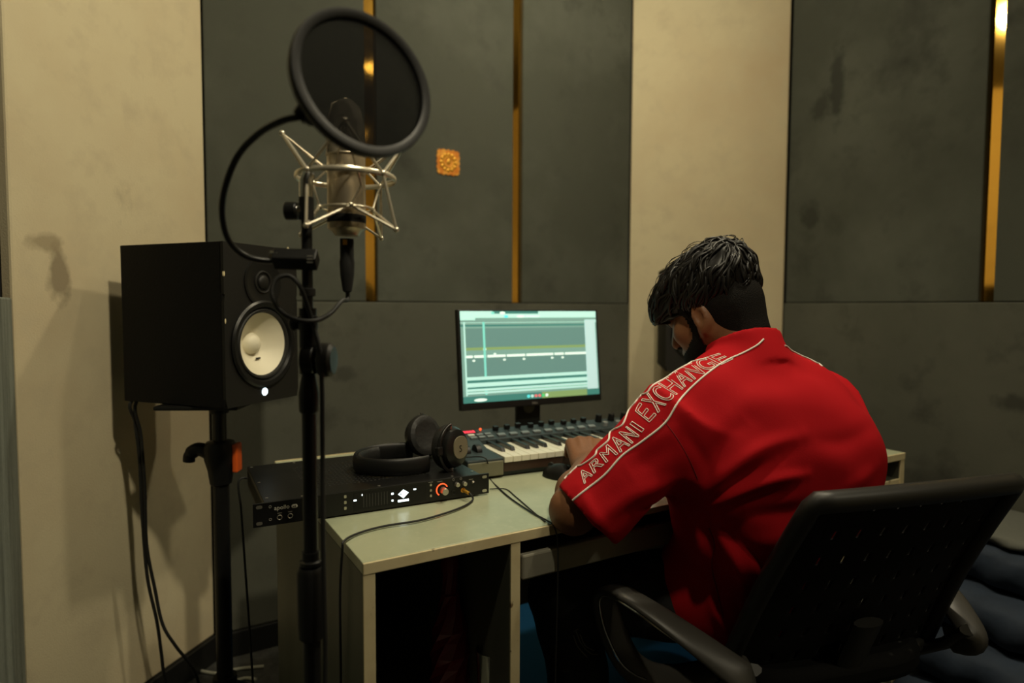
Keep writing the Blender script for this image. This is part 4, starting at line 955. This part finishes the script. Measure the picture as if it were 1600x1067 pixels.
soft_slab('folded_quilt', 'navy folded quilt second from the floor behind the chair', 1.86, 2.385, 0.16, 0.965, 0.13, 0.26, M_navy, 2, 'folded navy quilts')
soft_slab('folded_quilt', 'navy folded quilt third from the floor behind the chair', 1.93, 2.385, 0.18, 0.965, 0.26, 0.38, M_navy, 3, 'folded navy quilts')
soft_slab('folded_quilt', 'navy folded quilt just under the grey sheet behind the chair', 2.02, 2.385, 0.18, 0.965, 0.38, 0.495, M_navy, 4, 'folded navy quilts')
soft_slab('folded_sheet', 'pale grey folded sheet on top of the navy quilts', 2.06, 2.385, 0.20, 0.965, 0.495, 0.53, M_sheet, 5, None, 'sheet')
#@@PEOPLE

# ================================================================== office chair
CH = thing('office_chair', 'black mesh-back office chair with curved loop armrests under the person', 'chair', (1.280, 0.984, 0.0), -math.radians(14))
def backpt(s_, t_):
    """s -1..1 across, t 0..1 up; local chair space, back curves forward at the sides"""
    hw = 0.265 - 0.030 * t_
    z = 0.43 + 0.415 * t_
    y = -0.235 - 0.200 * t_ + 0.012 * math.sin(math.pi * t_) * 1.0 + 0.020 * s_ * s_
    return Vector((hw * s_, y, z))
nS, nT = 64, 60
mb = MB(); vs = [backpt(-0.95 + 1.90 * i / nS, 0.03 + 0.94 * j / nT) for j in range(nT + 1) for i in range(nS + 1)]
fs = []
for j in range(nT):
    for i in range(nS):
        hole = (i % 7 == 3) and (j % 9 in (3, 4, 5)) and 3 < i < nS - 3 and (j % 9 != 4 or True)
        if not hole: fs.append((j * (nS + 1) + i, j * (nS + 1) + i + 1, (j + 1) * (nS + 1) + i + 1, (j + 1) * (nS + 1) + i))
mb.add(vs, fs)
bk = mb.build('back_mesh', M_mesh, CH, angle=80); sl_ = bk.modifiers.new('thick', 'SOLIDIFY'); sl_.thickness = 0.004
# rim: a tube round the perimeter, thick at the top
per = [backpt(-0.93 + 1.86 * i / 20, 1.0 + 0.0) for i in range(21)]
per = [backpt(-0.97, 0.02 + 0.94 * j / 14) for j in range(15)] + [backpt(-0.93 + 1.86 * i / 20, 0.985 + 0.015 * math.sin(math.pi * i / 20)) for i in range(21)] + [backpt(0.97, 0.96 - 0.94 * j / 14) for j in range(15)] + [backpt(0.9 - 1.8 * i / 12, 0.0) for i in range(13)]
rr = [1.0] * 15 + [1.15] * 21 + [1.0] * 15 + [1.0] * 13
MB().tube(per, [x_ * 0.017 for x_ in rr], 12, True).build('back_frame', M_chair, CH, angle=80)
spn = [backpt(0, t_) - Vector((0, 0.028, 0)) for t_ in (0.02, 0.15, 0.30)]
MB().tube([Vector((0, -0.10, 0.385)), Vector((0, -0.26, 0.375))] + spn, 1.0, 12, sq=(0.035, 0.012), up=(0, -1, 0.2)).build('back_spine', M_chair, CH)
ss = MB()
pl = [(x_ * 0.245, y_ * 0.255 - 0.03) for x_, y_ in [(math.copysign(abs(math.cos(a)) ** 0.45, math.cos(a)), math.copysign(abs(math.sin(a)) ** 0.45, math.sin(a))) for a in np.linspace(0, 2 * math.pi, 40, endpoint=False)]]
ss.prism(pl, 0.395, 0.455); ss.build('seat', M_mesh, CH, bevel=0.02)
MB().box(-0.09, 0.09, -0.12, 0.10, 0.355, 0.395).build('tilt_mechanism', M_blk, CH, smooth=False, bevel=0.01)
MB().cyl((0, 0, 0.10), (0, 0, 0.36), 0.025, n=20).build('gas_column', M_blks, CH)
for i in range(5):
    a = math.radians(90 + 72 * i); c, s_ = math.cos(a), math.sin(a)
    lg = MB().tube([(0.02 * c, 0.02 * s_, 0.115), (0.29 * c, 0.29 * s_, 0.075)], [0.024, 0.016], 10).build('leg', M_blk, CH)
    MB().cyl((0.29 * c - 0.02 * s_, 0.29 * s_ + 0.02 * c, 0.0265), (0.29 * c + 0.02 * s_, 0.29 * s_ - 0.02 * c, 0.0265), 0.026, n=18).build('castor', M_rub, lg)
for sx in (-1, 1):
    ap = spline([(sx * 0.262, -0.300, 0.490), (sx * 0.300, -0.345, 0.510), (sx * 0.355, -0.300, 0.550), (sx * 0.405, -0.235, 0.583), (sx * 0.440, -0.175, 0.600), (sx * 0.456, -0.130, 0.597), (sx * 0.460, -0.105, 0.570), (sx * 0.445, -0.110, 0.50), (sx * 0.40, -0.12, 0.42), (sx * 0.30, -0.12, 0.378), (sx * 0.08, -0.10, 0.372)], 6)
    if sx > 0: ap = [Vector((0.262 + (q_.x - 0.262) * 0.25 if q_.x > 0.262 else q_.x, q_.y + 0.03, q_.z - 0.03)) for q_ in ap]
    n_ = len(ap)
    cen = Vector((sx * 0.38, -0.24, 0.46))
    ups = []
    for q_ in ap:
        v_ = q_ - cen; v_.x *= 0.25; ups.append(v_.normalized())
    ar = MB().tube(ap, 1.0, 12, sq=(0.030, 0.010), up=ups).build('armrest', M_arm, CH, angle=80)
    inn = [q_ - u_ * 0.0105 + Vector((sx * 0.018, 0, 0)) for q_, u_ in zip(ap, ups)][8:52]
    MB().tube(inn, 0.0032, 8).build('chrome_strip', M_chrome, ar)
    MB().tube([(sx * 0.250, -0.20, 0.40), (sx * 0.262, -0.265, 0.45), (sx * 0.264, -0.310, 0.50)], 1.0, 10, sq=(0.024, 0.012), up=(0, 1, 0.3)).build('arm_bracket', M_chair, CH)

# ================================================================== the seated person
PB = np.array((1.10, 0.88, 0.0))
def npv(v): return np.array(v, float)
# joints
shL = npv((0.885, 0.885, 0.962)); elL = npv((0.700, 0.958, 0.778)); wrL = npv((0.880, 1.150, 0.798))
shR = npv((1.275, 0.850, 0.965)); elR = npv((1.420, 0.985, 0.800)); wrR = npv((1.24, 1.16, 0.795))
neck0 = npv((1.085, 0.872, 1.030)); hc_ = npv((1.078, 0.970, 1.152))
# head axes: R right, Fd forward (tilted down), U up
yaw = math.radians(14); td = math.radians(27)
f0 = npv((-math.sin(yaw), math.cos(yaw), 0)); Hr = npv((math.cos(yaw), math.sin(yaw), 0))
Hf = f0 * math.cos(td) + npv((0, 0, -math.sin(td))); Hu = f0 * math.sin(td) + npv((0, 0, math.cos(td)))
HR = np.stack([Hr, Hf, Hu])
def hd(x_, y_, z_): return hc_ + Hr * x_ + Hf * y_ + Hu * z_
body = Sdf((0.60, 0.62, 0.60), (1.52, 1.36, 1.36), 0.0042)
# head
body.ell(hd(0, -0.012, 0.020), (0.074, 0.094, 0.088), HR, 0.02)
body.ell(hd(0, 0.030, -0.035), (0.060, 0.062, 0.075), HR, 0.03)
body.ell(hd(0, 0.058, -0.082), (0.042, 0.036, 0.034), HR, 0.03)            # chin and jaw
for sx in (-1, 1):
    body.cap(hd(sx * 0.058, 0.000, -0.045), hd(sx * 0.030, 0.066, -0.088), 0.018, 0.017, 0.025)
    body.ell(hd(sx * 0.045, 0.062, -0.022), (0.022, 0.020, 0.022), HR, 0.02)    # cheek
    body.ell(hd(sx * 0.031, 0.086, 0.010), (0.013, 0.012, 0.010), HR, 0.008, 's')
    body.ell(hd(sx * 0.031, 0.077, 0.010), (0.012, 0.012, 0.012), HR, 0.004)    # eye
    # ear: shell, hollow, lobe
    er = np.stack([Hr * math.cos(0.35) - Hf * sx * math.sin(0.35), Hf * math.cos(0.35) + Hr * sx * math.sin(0.35), Hu])
    body.ell(hd(sx * 0.077, -0.010, -0.014), (0.0095, 0.020, 0.032), er, 0.006)
    body.ell(hd(sx * 0.086, -0.006, -0.012), (0.0070, 0.011, 0.020), er, 0.004, 's')
    body.ell(hd(sx * 0.076, -0.001, -0.042), (0.007, 0.010, 0.011), er, 0.006)
body.cap(hd(0, 0.092, 0.012), hd(0, 0.108, -0.026), 0.009, 0.014, 0.014)     # nose
body.ell(hd(0, 0.088, 0.026), (0.050, 0.014, 0.010), HR, 0.015)             # brow
body.ell(hd(0, 0.092, -0.054), (0.022, 0.010, 0.006), HR, 0.008); body.ell(hd(0, 0.090, -0.066), (0.020, 0.011, 0.007), HR, 0.008)
# neck and shoulders (slim, under the shirt)
body.cap(neck0 + npv((0, -0.005, -0.02)), hd(0, -0.035, -0.05), 0.060, 0.055, 0.03)
body.cap(shL * 0.85 + shR * 0.15, shL * 0.15 + shR * 0.85, 0.045, 0.045, 0.03)
body.cap(neck0, npv((1.09, 0.87, 0.72)), 0.07, 0.09, 0.03)
# arms
for sh, el, wr in ((shL, elL, wrL), (shR, elR, wrR)):
    body.cap(sh, el, 0.048, 0.043, 0.02); body.cap(el, el + (wr - el) * 0.35, 0.041, 0.045, 0.02); body.cap(el + (wr - el) * 0.35, wr, 0.045, 0.029, 0.02)
def hand(wr, fdir, side, lift, curl=(0.25, 0.9, 1.3)):
    """palm down, knuckles up; fingers bend down in three joints; side = +1 thumb towards +lateral"""
    fd = npv(fdir); fd /= np.linalg.norm(fd); up = npv((0, 0, 1)); up = up - fd * (up @ fd); up /= np.linalg.norm(up); lat = np.cross(fd, up) * side
    kn = wr + fd * 0.085 + up * lift
    for j, (o_, rr_) in enumerate(((-0.034, 0.0135), (-0.0115, 0.0155), (0.0115, 0.0150), (0.034, 0.0140))):
        body.cap(wr + lat * o_ * 0.55, kn + lat * o_ + up * (0.004 if abs(o_) < 0.02 else 0.0), 0.020, rr_, 0.007)
    for j, (o_, L_, r_) in enumerate(((-0.033, 0.80, 0.0085), (-0.011, 0.97, 0.0095), (0.011, 1.0, 0.0098), (0.033, 0.92, 0.0095))):
        p_ = kn + lat * o_; ang = 0.0
        for seg, (l_, cu) in enumerate(zip((0.046, 0.028, 0.022), curl)):
            ang += cu; q_ = p_ + (fd * math.cos(ang) - up * math.sin(ang)) * l_ * L_ + lat * o_ * 0.06
            body.cap(p_, q_, r_, r_ * 0.92, 0.004); p_ = q_
    p_ = wr + fd * 0.025 + lat * 0.024
    for q_, r_ in ((wr + fd * 0.060 + lat * 0.048 - up * 0.014, 0.0125), (wr + fd * 0.090 + lat * 0.050 - up * 0.026, 0.0108), (wr + fd * 0.112 + lat * 0.042 - up * 0.034, 0.0098)):
        body.cap(p_, q_, r_ + 0.001, r_, 0.006); p_ = q_
hand(wrL, (0.50, 0.83, 0.10), 1, 0.026)
hand(wrR, (-0.15, 0.95, -0.05), -1, 0.012)
V, Q = body.mesh()
V = laplace(V, Q, 0.5); VB, QB = V.copy(), Q.copy()
person = np_obj('person', V, Q, M_skin, None, PB); person.location = PB
tag(person, 'person with black wavy hair in a red shirt bent over the desk', 'person')
# short beard shadow along the jaw
# --- trousers
tr = Sdf((0.62, 0.60, 0.0), (1.62, 1.55, 0.72), 0.008)
hipL, hipR = npv((1.04, 0.935, 0.545)), npv((1.20, 0.93, 0.545))
knL, knR = npv((0.800, 1.120, 0.530)), npv((1.36, 1.20, 0.530))
tr.ell((1.12, 0.925, 0.555), (0.165, 0.115, 0.095), None, 0.03)
for hp_, kn_, ft in ((hipL, knL, npv((0.86, 1.10, 0.09))), (hipR, knR, npv((1.38, 1.13, 0.09)))):
    tr.cap(hp_, kn_, 0.098, 0.078, 0.03); tr.cap(kn_, ft, 0.076, 0.058, 0.03)
V, Q = tr.mesh()
N = vnormals(V, Q)
V = V + N * (0.004 * np.sin(V[:, 0:1] * 70 + V[:, 1:2] * 40) * np.sin(V[:, 2:3] * 45 + V[:, 0:1] * 30))
tro = np_obj('trousers', V, Q, M_trous, person, PB, relax=1)
for kx, (ax_, ay_) in enumerate(((0.86, 1.10), (1.38, 1.13))):
    sh_ = MB(); sh_.sphere((ax_ - PB[0], ay_ + 0.06 - PB[1], 0.035), (0.045, 0.135, 0.05), 20, 12)
    sh_.v = [(a, b_, max(c, 0.002)) for a, b_, c in sh_.v]; sh_.build('shoe', M_shoe, person)

# --- shirt
st = Sdf((0.60, 0.60, 0.40), (1.56, 1.18, 1.16), 0.0046)
st.ell((1.120, 0.932, 0.565), (0.205, 0.132, 0.150), None, 0.04)
st.ell((1.115, 0.862, 0.74), (0.215, 0.150, 0.160), None, 0.05)
st.ell((1.105, 0.845, 0.865), (0.232, 0.150, 0.145), None, 0.06)
st.ell((1.205, 0.815, 0.835), (0.165, 0.130, 0.150), None, 0.06)
st.ell((1.085, 0.860, 0.955), (0.200, 0.118, 0.100), None, 0.05)
st.cap(shL + npv((0.02, 0, -0.008)), shR + npv((-0.02, 0, -0.008)), 0.070, 0.070, 0.04)
st.cap(npv((1.085, 0.872, 1.0)), neck0 + npv((0, 0, 0.0)), 0.095, 0.066, 0.04)
st.cap((0.935, 0.872, 1.000), (1.035, 0.878, 1.032), 0.055, 0.060, 0.035)
st.cap((1.225, 0.862, 0.995), (1.135, 0.870, 1.032), 0.055, 0.060, 0.035)
uL = (elL - shL) / np.linalg.norm(elL - shL); uR = (elR - shR) / np.linalg.norm(elR - shR)
hemL = shL + uL * 0.262; hemR = shR + uR * 0.235
st.cap(shL - uL * 0.01 + npv((0, -0.006, -0.018)), hemL + npv((0.012, -0.014, -0.014)), 0.078, 0.074, 0.045, flat=True)
st.cap(shR - uR * 0.01 + npv((0, -0.005, -0.012)), hemR + npv((0, 0, -0.008)), 0.082, 0.078, 0.045, flat=True)
# drape from arm to flank
st.ell((0.945, 0.86, 0.87), (0.085, 0.09, 0.10), None, 0.05)
st.ell((1.225, 0.85, 0.87), (0.095, 0.09, 0.10), None, 0.05)
# hollow sleeves, neck and hem
st.cap(hemL - uL * 0.05 + npv((0.010, -0.010, -0.010)), hemL + uL * 0.06 + npv((0.012, -0.014, -0.014)), 0.060, 0.064, 0.003, 's')
st.cap(hemR - uR * 0.05, hemR + uR * 0.06, 0.066, 0.073, 0.004, 's')
# collar: a standing band round the neck
nd = (hd(0, -0.04, -0.05) - neck0); nd /= np.linalg.norm(nd)
st.cap(neck0 + nd * 0.000, neck0 + nd * 0.070, 0.082, 0.078, 0.012, flat=True)
st.cap(neck0 + nd * 0.040, neck0 + nd * 0.14, 0.066, 0.069, 0.003, 's')
V, Q = st.mesh()
for _ in range(4): V = laplace(V, Q, 0.5)
def ray_np(px, py): r_ = ray(px, py); return npv(r_)
def bvh(V, Q): return BVHTree.FromPolygons([tuple(v) for v in V], [tuple(int(i) for i in q) for q in Q])
T = bvh(V, Q)
def hit(px, py):
    r_ = ray(px, py).normalized(); loc, nrm, i_, d_ = T.ray_cast(ORI, r_)
    return (loc, nrm) if loc is not None else (None, None)
# folds: (pixels along the fold, half-width m, height m)
FOLDS = [([(1105, 795), (1150, 770), (1215, 748), (1262, 742)], 0.010, 0.010), ([(1120, 800), (1170, 783), (1240, 765)], 0.012, -0.009),
         ([(1098, 770), (1140, 735), (1190, 700), (1255, 680)], 0.014, 0.010), ([(1110, 780), (1160, 745), (1220, 715)], 0.012, -0.008),
         ([(1090, 760), (1125, 700), (1170, 655)], 0.018, -0.006), ([(1075, 790), (1095, 850), (1100, 900)], 0.012, 0.008),
         ([(1100, 810), (1118, 870), (1125, 950)], 0.010, -0.008), ([(1112, 820), (1150, 880), (1165, 950)], 0.012, 0.008),
         ([(1130, 830), (1190, 880), (1210, 930)], 0.016, -0.008), ([(900, 790), (980, 740), (1060, 690)], 0.020, -0.006),
         ([(930, 815), (1000, 770), (1075, 750)], 0.016, 0.007), ([(1000, 800), (1050, 780), (1090, 770)], 0.010, -0.008),
         ([(1060, 660), (1100, 720), (1110, 770)], 0.012, -0.004), ([(1250, 800), (1310, 770), (1370, 730)], 0.016, 0.006),
         ([(1140, 640), (1210, 620), (1290, 640)], 0.030, 0.004), ([(1100, 900), (1120, 960), (1150, 1010)], 0.012, 0.008),
         ([(1270, 690), (1320, 690), (1365, 665)], 0.018, -0.005), ([(905, 760), (925, 800), (950, 830)], 0.012, 0.005),
         ([(1160, 800), (1240, 800), (1330, 760)], 0.016, -0.006), ([(1180, 850), (1240, 830), (1300, 790)], 0.018, 0.006)]
disp = np.zeros(len(V)); N = vnormals(V, Q)
for pl_, wd, ht in FOLDS:
    P3 = [hit(*p_)[0] for p_ in pl_]; P3 = [npv(p_) for p_ in P3 if p_ is not None]
    if len(P3) < 2: continue
    P3 = [npv(v_) for v_ in spline([Vector(p_) for p_ in P3], 6)]
    best = np.full(len(V), 9.0); bt = np.zeros(len(V))
    for i in range(len(P3) - 1):
        a, b_ = P3[i], P3[i + 1]; d_ = b_ - a; tt = np.clip(((V - a) @ d_) / (d_ @ d_ + 1e-12), 0, 1)
        dist = np.linalg.norm(V - a - tt[:, None] * d_, axis=1); m_ = dist < best
        best = np.where(m_, dist, best); bt = np.where(m_, (i + tt) / (len(P3) - 1), bt)
    disp += ht * np.exp(-(best / wd) ** 2) * np.clip(np.sin(np.pi * np.clip(bt, 0.04, 0.96)), 0, 1) ** 0.6
disp += 0.0022 * np.sin(V[:, 0] * 38 + V[:, 2] * 21 + 1.0) * np.sin(V[:, 2] * 33 - V[:, 1] * 26)
V = V + N * disp[:, None]
T = bvh(V, Q)
shirt = np_obj('shirt', V, Q, M_shirt, person, PB)
shirt['label'] = 'red cotton shirt with white piping'
PBv = Vector(PB)
def project(pix, lift=0.001):
    out = []
    for p_ in pix:
        l_, n_ = hit(*p_)
        if l_ is not None: out.append(l_ + n_ * lift - PBv)
    return out
def pxspline(pts, n=8): return [(v_.x, v_.y) for v_ in spline([Vector((p_[0], p_[1], 0)) for p_ in pts], n)]
LOW = [(890, 786), (912, 768), (945, 742), (972, 712), (1003, 690), (1040, 660), (1062, 625), (1095, 592), (1130, 566), (1160, 552), (1182, 540), (1193, 530)]
UPP = [(881, 742), (886, 736), (898, 728), (909, 727), (929, 713), (933, 704), (940, 698), (951, 688), (953, 677), (960, 671), (973, 664), (981, 645), (987, 630), (997, 619), (1011, 614), (1019, 604), (1036, 590), (1042, 580), (1055, 573), (1070, 570), (1080, 566), (1104, 560)]
def hit_towards(p_, q_):
    """hit at pixel p_, or at the first pixel on the way to q_ that meets the shirt"""
    for k_ in range(25):
        t_ = k_ / 24 * 0.6; l_, n_ = hit(p_[0] + (q_[0] - p_[0]) * t_, p_[1] + (q_[1] - p_[1]) * t_)
        if l_ is not None: return l_, n_
    return None, None
def smooth_pts(pts, it=2):
    for _ in range(it): pts = [pts[0]] + [(pts[i - 1] + pts[i] * 2 + pts[i + 1]) / 4 for i in range(1, len(pts) - 1)] + [pts[-1]]
    return pts
def piping(pix, r=0.0019, inner=None, m=None, name='piping', lift=0.0008):
    pts = []
    pp = pxspline(pix, 8); qq = pxspline(inner, 8) if inner else pp
    for k_, p_ in enumerate(pp):
        l_, n_ = hit_towards(p_, qq[min(len(qq) - 1, int(k_ / len(pp) * len(qq)))])
        if l_ is not None: pts.append(l_ + n_ * lift - PBv)
    if len(pts) > 3: return MB().tube(smooth_pts(pts), r, 8).build(name, m or M_pipe, shirt)
piping(LOW); piping(UPP, inner=LOW)
piping([(1226, 540), (1245, 543), (1262, 549), (1280, 558), (1290, 565)], inner=[(1220, 600), (1250, 600), (1260, 610)])
piping([(1036, 655), (1058, 685), (1078, 720), (1090, 748)], 0.0010, m=M_seam, name='seam', lift=0.0)
piping([(1108, 825), (1116, 850), (1112, 885), (1122, 930), (1130, 965)], 0.0012, m=M_seam, name='seam', lift=0.0)
# outlined lettering along the shoulder band, one glyph at a time on the cloth
BASE = [(920, 750), (935, 734), (957, 716), (979, 702), (995, 688), (1006, 673), (1011, 665), (1019, 657), (1037, 638), (1050, 625), (1063, 613), (1076, 601), (1093, 589), (1115, 577), (1137, 566)]
TOPC = [(909, 735), (929, 717), (942, 702), (957, 683), (973, 670), (986, 660), (990, 650), (994, 636), (1006, 618), (1020, 606), (1033, 595), (1055, 580), (1070, 570), (1090, 562), (1113, 555)]
TXT = 'ARMANI EXCHANGE'
def curve_at(cp, u_):
    P_ = [Vector((p_[0], p_[1], 0)) for p_ in cp]
    i_ = max(0, min(len(P_) - 2, int(math.floor(u_)))); return P_[i_] + (P_[i_ + 1] - P_[i_]) * (u_ - i_)
def glyph_loops(ch):
    cu = bpy.data.curves.new('t', 'FONT'); cu.body = ch; cu.size = 1.0; cu.fill_mode = 'NONE'; cu.resolution_u = 4; cu.offset = 0.018
    to = bpy.data.objects.new('t', cu); C.objects.link(to); dg = bpy.context.evaluated_depsgraph_get()
    me = bpy.data.meshes.new_from_object(to.evaluated_get(dg)); bpy.data.objects.remove(to)
    vs = [v.co.copy() for v in me.vertices]; adj = {}
    for e_ in me.edges:
        a, b_ = e_.vertices; adj.setdefault(a, []).append(b_); adj.setdefault(b_, []).append(a)
    loops = []; seen = set()
    for st_ in adj:
        if st_ in seen: continue
        lp = [st_]; seen.add(st_); cur = st_
        while True:
            nx_ = [q_ for q_ in adj[cur] if q_ not in seen]
            if not nx_: break
            cur = nx_[0]; seen.add(cur); lp.append(cur)
        loops.append([vs[q_] for q_ in lp])
    xs = [v.x for v in vs]; ys = [v.y for v in vs]
    return loops, min(xs), max(xs), min(ys), max(ys)
let_mb = None
for gi, ch in enumerate(TXT):
    if ch == ' ': continue
    loops, gx0, gx1, gy0, gy1 = glyph_loops(ch)
    wdt = 0.40 if ch == 'I' else 0.84
    mb = MB()
    for lp in loops:
        dense = []
        for a_, b_ in zip(lp, lp[1:] + lp[:1]):
            for k_ in range(3): dense.append(a_ + (b_ - a_) * (k_ / 3))
        pts = []
        for v in dense:
            u_ = gi + (-0.5 + (v.x - gx0) / (gx1 - gx0)) * wdt; h_ = (v.y - gy0) / (gy1 - gy0)
            b2, t2 = curve_at(BASE, u_), curve_at(TOPC, u_); p2 = b2 + (t2 - b2) * (0.04 + 0.92 * h_)
            l_, n_ = hit_towards((p2.x, p2.y), (b2.x, b2.y))
            if l_ is not None: pts.append(l_ + n_ * 0.0006 - PBv)
        if len(pts) > 4: mb.tube(pts, 0.00085, 5, True)
    if mb.v: mb.build('letter', M_pipe, shirt)

# --- hair
def hsdf(res): return Sdf(hc_ - 0.17, hc_ + npv((0.17, 0.17, 0.19)), res)
sh_ = hsdf(0.004)
sh_.ell(hd(0, -0.012, 0.020), (0.0785, 0.0990, 0.0925), HR, 0.0)
sh_.cap(hd(0, -0.040, -0.080), hd(0, -0.046, -0.01), 0.0565, 0.060, 0.03)
for sx in (-1, 1): sh_.cap(hd(sx * 0.062, 0.026, 0.03), hd(sx * 0.066, 0.016, -0.030), 0.014, 0.010, 0.01)
sh_.halfspace(hd(0, 0.028, 0.0), Hf * 0.78 - Hu * 0.62)
sh_.halfspace(hd(0, -0.06, -0.088), -Hf * 0.10 - Hu)
V, Q = sh_.mesh(); V = laplace(V, Q, 0.5)
hair0 = np_obj('short_hair', V, Q, M_hairs, person, PB)
NB = vnormals(VB, QB); LB = (VB - hc_) @ HR.T
ax_, ay_, az_ = np.abs(LB[:, 0]), LB[:, 1], LB[:, 2]
jaw_line = -0.030 - 0.42 * ay_
beard = ((az_ < jaw_line) & (az_ > -0.128) & (ay_ > 0.010) & (ay_ < 0.13)) | ((ax_ > 0.045) & (ay_ > 0.010) & (ay_ < 0.032) & (az_ < 0.03) & (az_ > -0.07)) | ((ay_ > 0.088) & (az_ < -0.036) & (az_ > -0.049) & (ax_ < 0.026))
fsel = beard[QB].all(1); used = np.unique(QB[fsel]); mp_ = np.full(len(VB), -1); mp_[used] = np.arange(len(used))
np_obj('beard', VB[used] + NB[used] * 0.0016, mp_[QB[fsel]], M_hairs, person, PB)
th_ = hsdf(0.005)
th_.ell(hd(0, -0.012, 0.052), (0.090, 0.108, 0.084), HR, 0.0)
th_.ell(hd(0, 0.070, 0.058), (0.066, 0.048, 0.046), HR, 0.03)
th_.ell(hd(-0.030, 0.092, 0.036), (0.040, 0.026, 0.036), HR, 0.02)
th_.ell(hd(0, -0.060, 0.075), (0.070, 0.060, 0.060), HR, 0.03)
th_.halfspace(hd(0, 0.0, 0.004), -Hu + Hf * 0.22)
V, Q = th_.mesh()
N = vnormals(V, Q)
V = V + N * (0.004 * np.sin(V[:, 0:1] * 130 + 2 * np.sin(V[:, 1:2] * 60)) * np.sin(V[:, 1:2] * 90 + V[:, 2:3] * 60))
hair1 = np_obj('hair_top', V, Q, M_hair, person, PB, relax=1)
HT = bvh(V, Q)
strands = MB()
crown = hd(0, -0.055, 0.14)
for i in range(520):
    a = rng.uniform(0, 2 * math.pi); zc_ = rng.uniform(-0.15, 1.0)
    d0 = npv((math.cos(a) * math.sqrt(max(0, 1 - zc_ * zc_)), math.sin(a) * math.sqrt(max(0, 1 - zc_ * zc_)), zc_))
    dw = Hr * d0[0] + Hf * d0[1] + Hu * d0[2]
    loc, nrm, _, _ = HT.ray_cast(Vector(hd(0, 0.0, 0.03) + dw * 0.3), Vector(-dw))
    if loc is None: continue
    n_ = npv(nrm); side0 = math.copysign(1.0, d0[0])
    flow = (npv(loc) - crown) * 6 + Hf * 0.55 + Hr * rng.normal(0, 0.25) - Hu * 0.2
    flow -= n_ * (flow @ n_); flow /= np.linalg.norm(flow) + 1e-9
    side_ = np.cross(n_, flow); fine = rng.uniform() < 0.45
    L_ = rng.uniform(0.055, 0.10); curl_ = rng.uniform(0.004, 0.010); ph = rng.uniform(0, 6.28); lift = rng.uniform(0.0, 0.004)
    wild = fine and rng.uniform() < 0.25 and zc_ > 0.35
    if wild: lift += 0.010
    pts = []; pos = npv(loc)
    for k_ in range(13):
        t_ = k_ / 12
        q_ = pos + flow * L_ * (t_ - 0.5) + side_ * curl_ * math.sin(ph + 5.0 * t_)
        near, nn_, _, _ = HT.find_nearest(Vector(q_))
        if near is None: break
        pts.append(near + nn_ * ((0.0005 if not fine else 0.0015) + lift * math.sin(math.pi * t_) - (0.003 if t_ in (0, 1) else 0)) - PBv)
    if len(pts) == 13:
        w0 = rng.uniform(0.0009, 0.0016) if fine else rng.uniform(0.0030, 0.0052)
        if wild: w0 = 0.0009
        strands.tube(pts, [w0 * max(0.12, math.sin(math.pi * k_ / 12)) ** 0.7 for k_ in range(13)], 6)
so = strands.build('hair_strands', M_hair, hair1, angle=80); so['kind'] = 'stuff'
# print on the trousers
TT = BVHTree.FromObject(tro, bpy.context.evaluated_depsgraph_get())
def tro_hit(px, py):
    r_ = ray(px, py).normalized(); l_, n_, _, _ = TT.ray_cast(ORI - PBv, r_); return (l_, n_) if l_ is not None else (None, None)
for pl_ in ([(900, 985), (908, 1005), (922, 1020), (933, 1022)], [(896, 992), (903, 1010), (917, 1026)], [(897, 986), (903, 982)], [(906, 990), (914, 1008), (928, 1016)]):
    pts = [l_ + n_ * 0.001 for l_, n_ in (tro_hit(*p_) for p_ in pxspline(pl_, 4)) if l_ is not None]
    if len(pts) > 2: MB().tube(pts, 0.0013, 5).build('print_mark', M_printdim, tro)
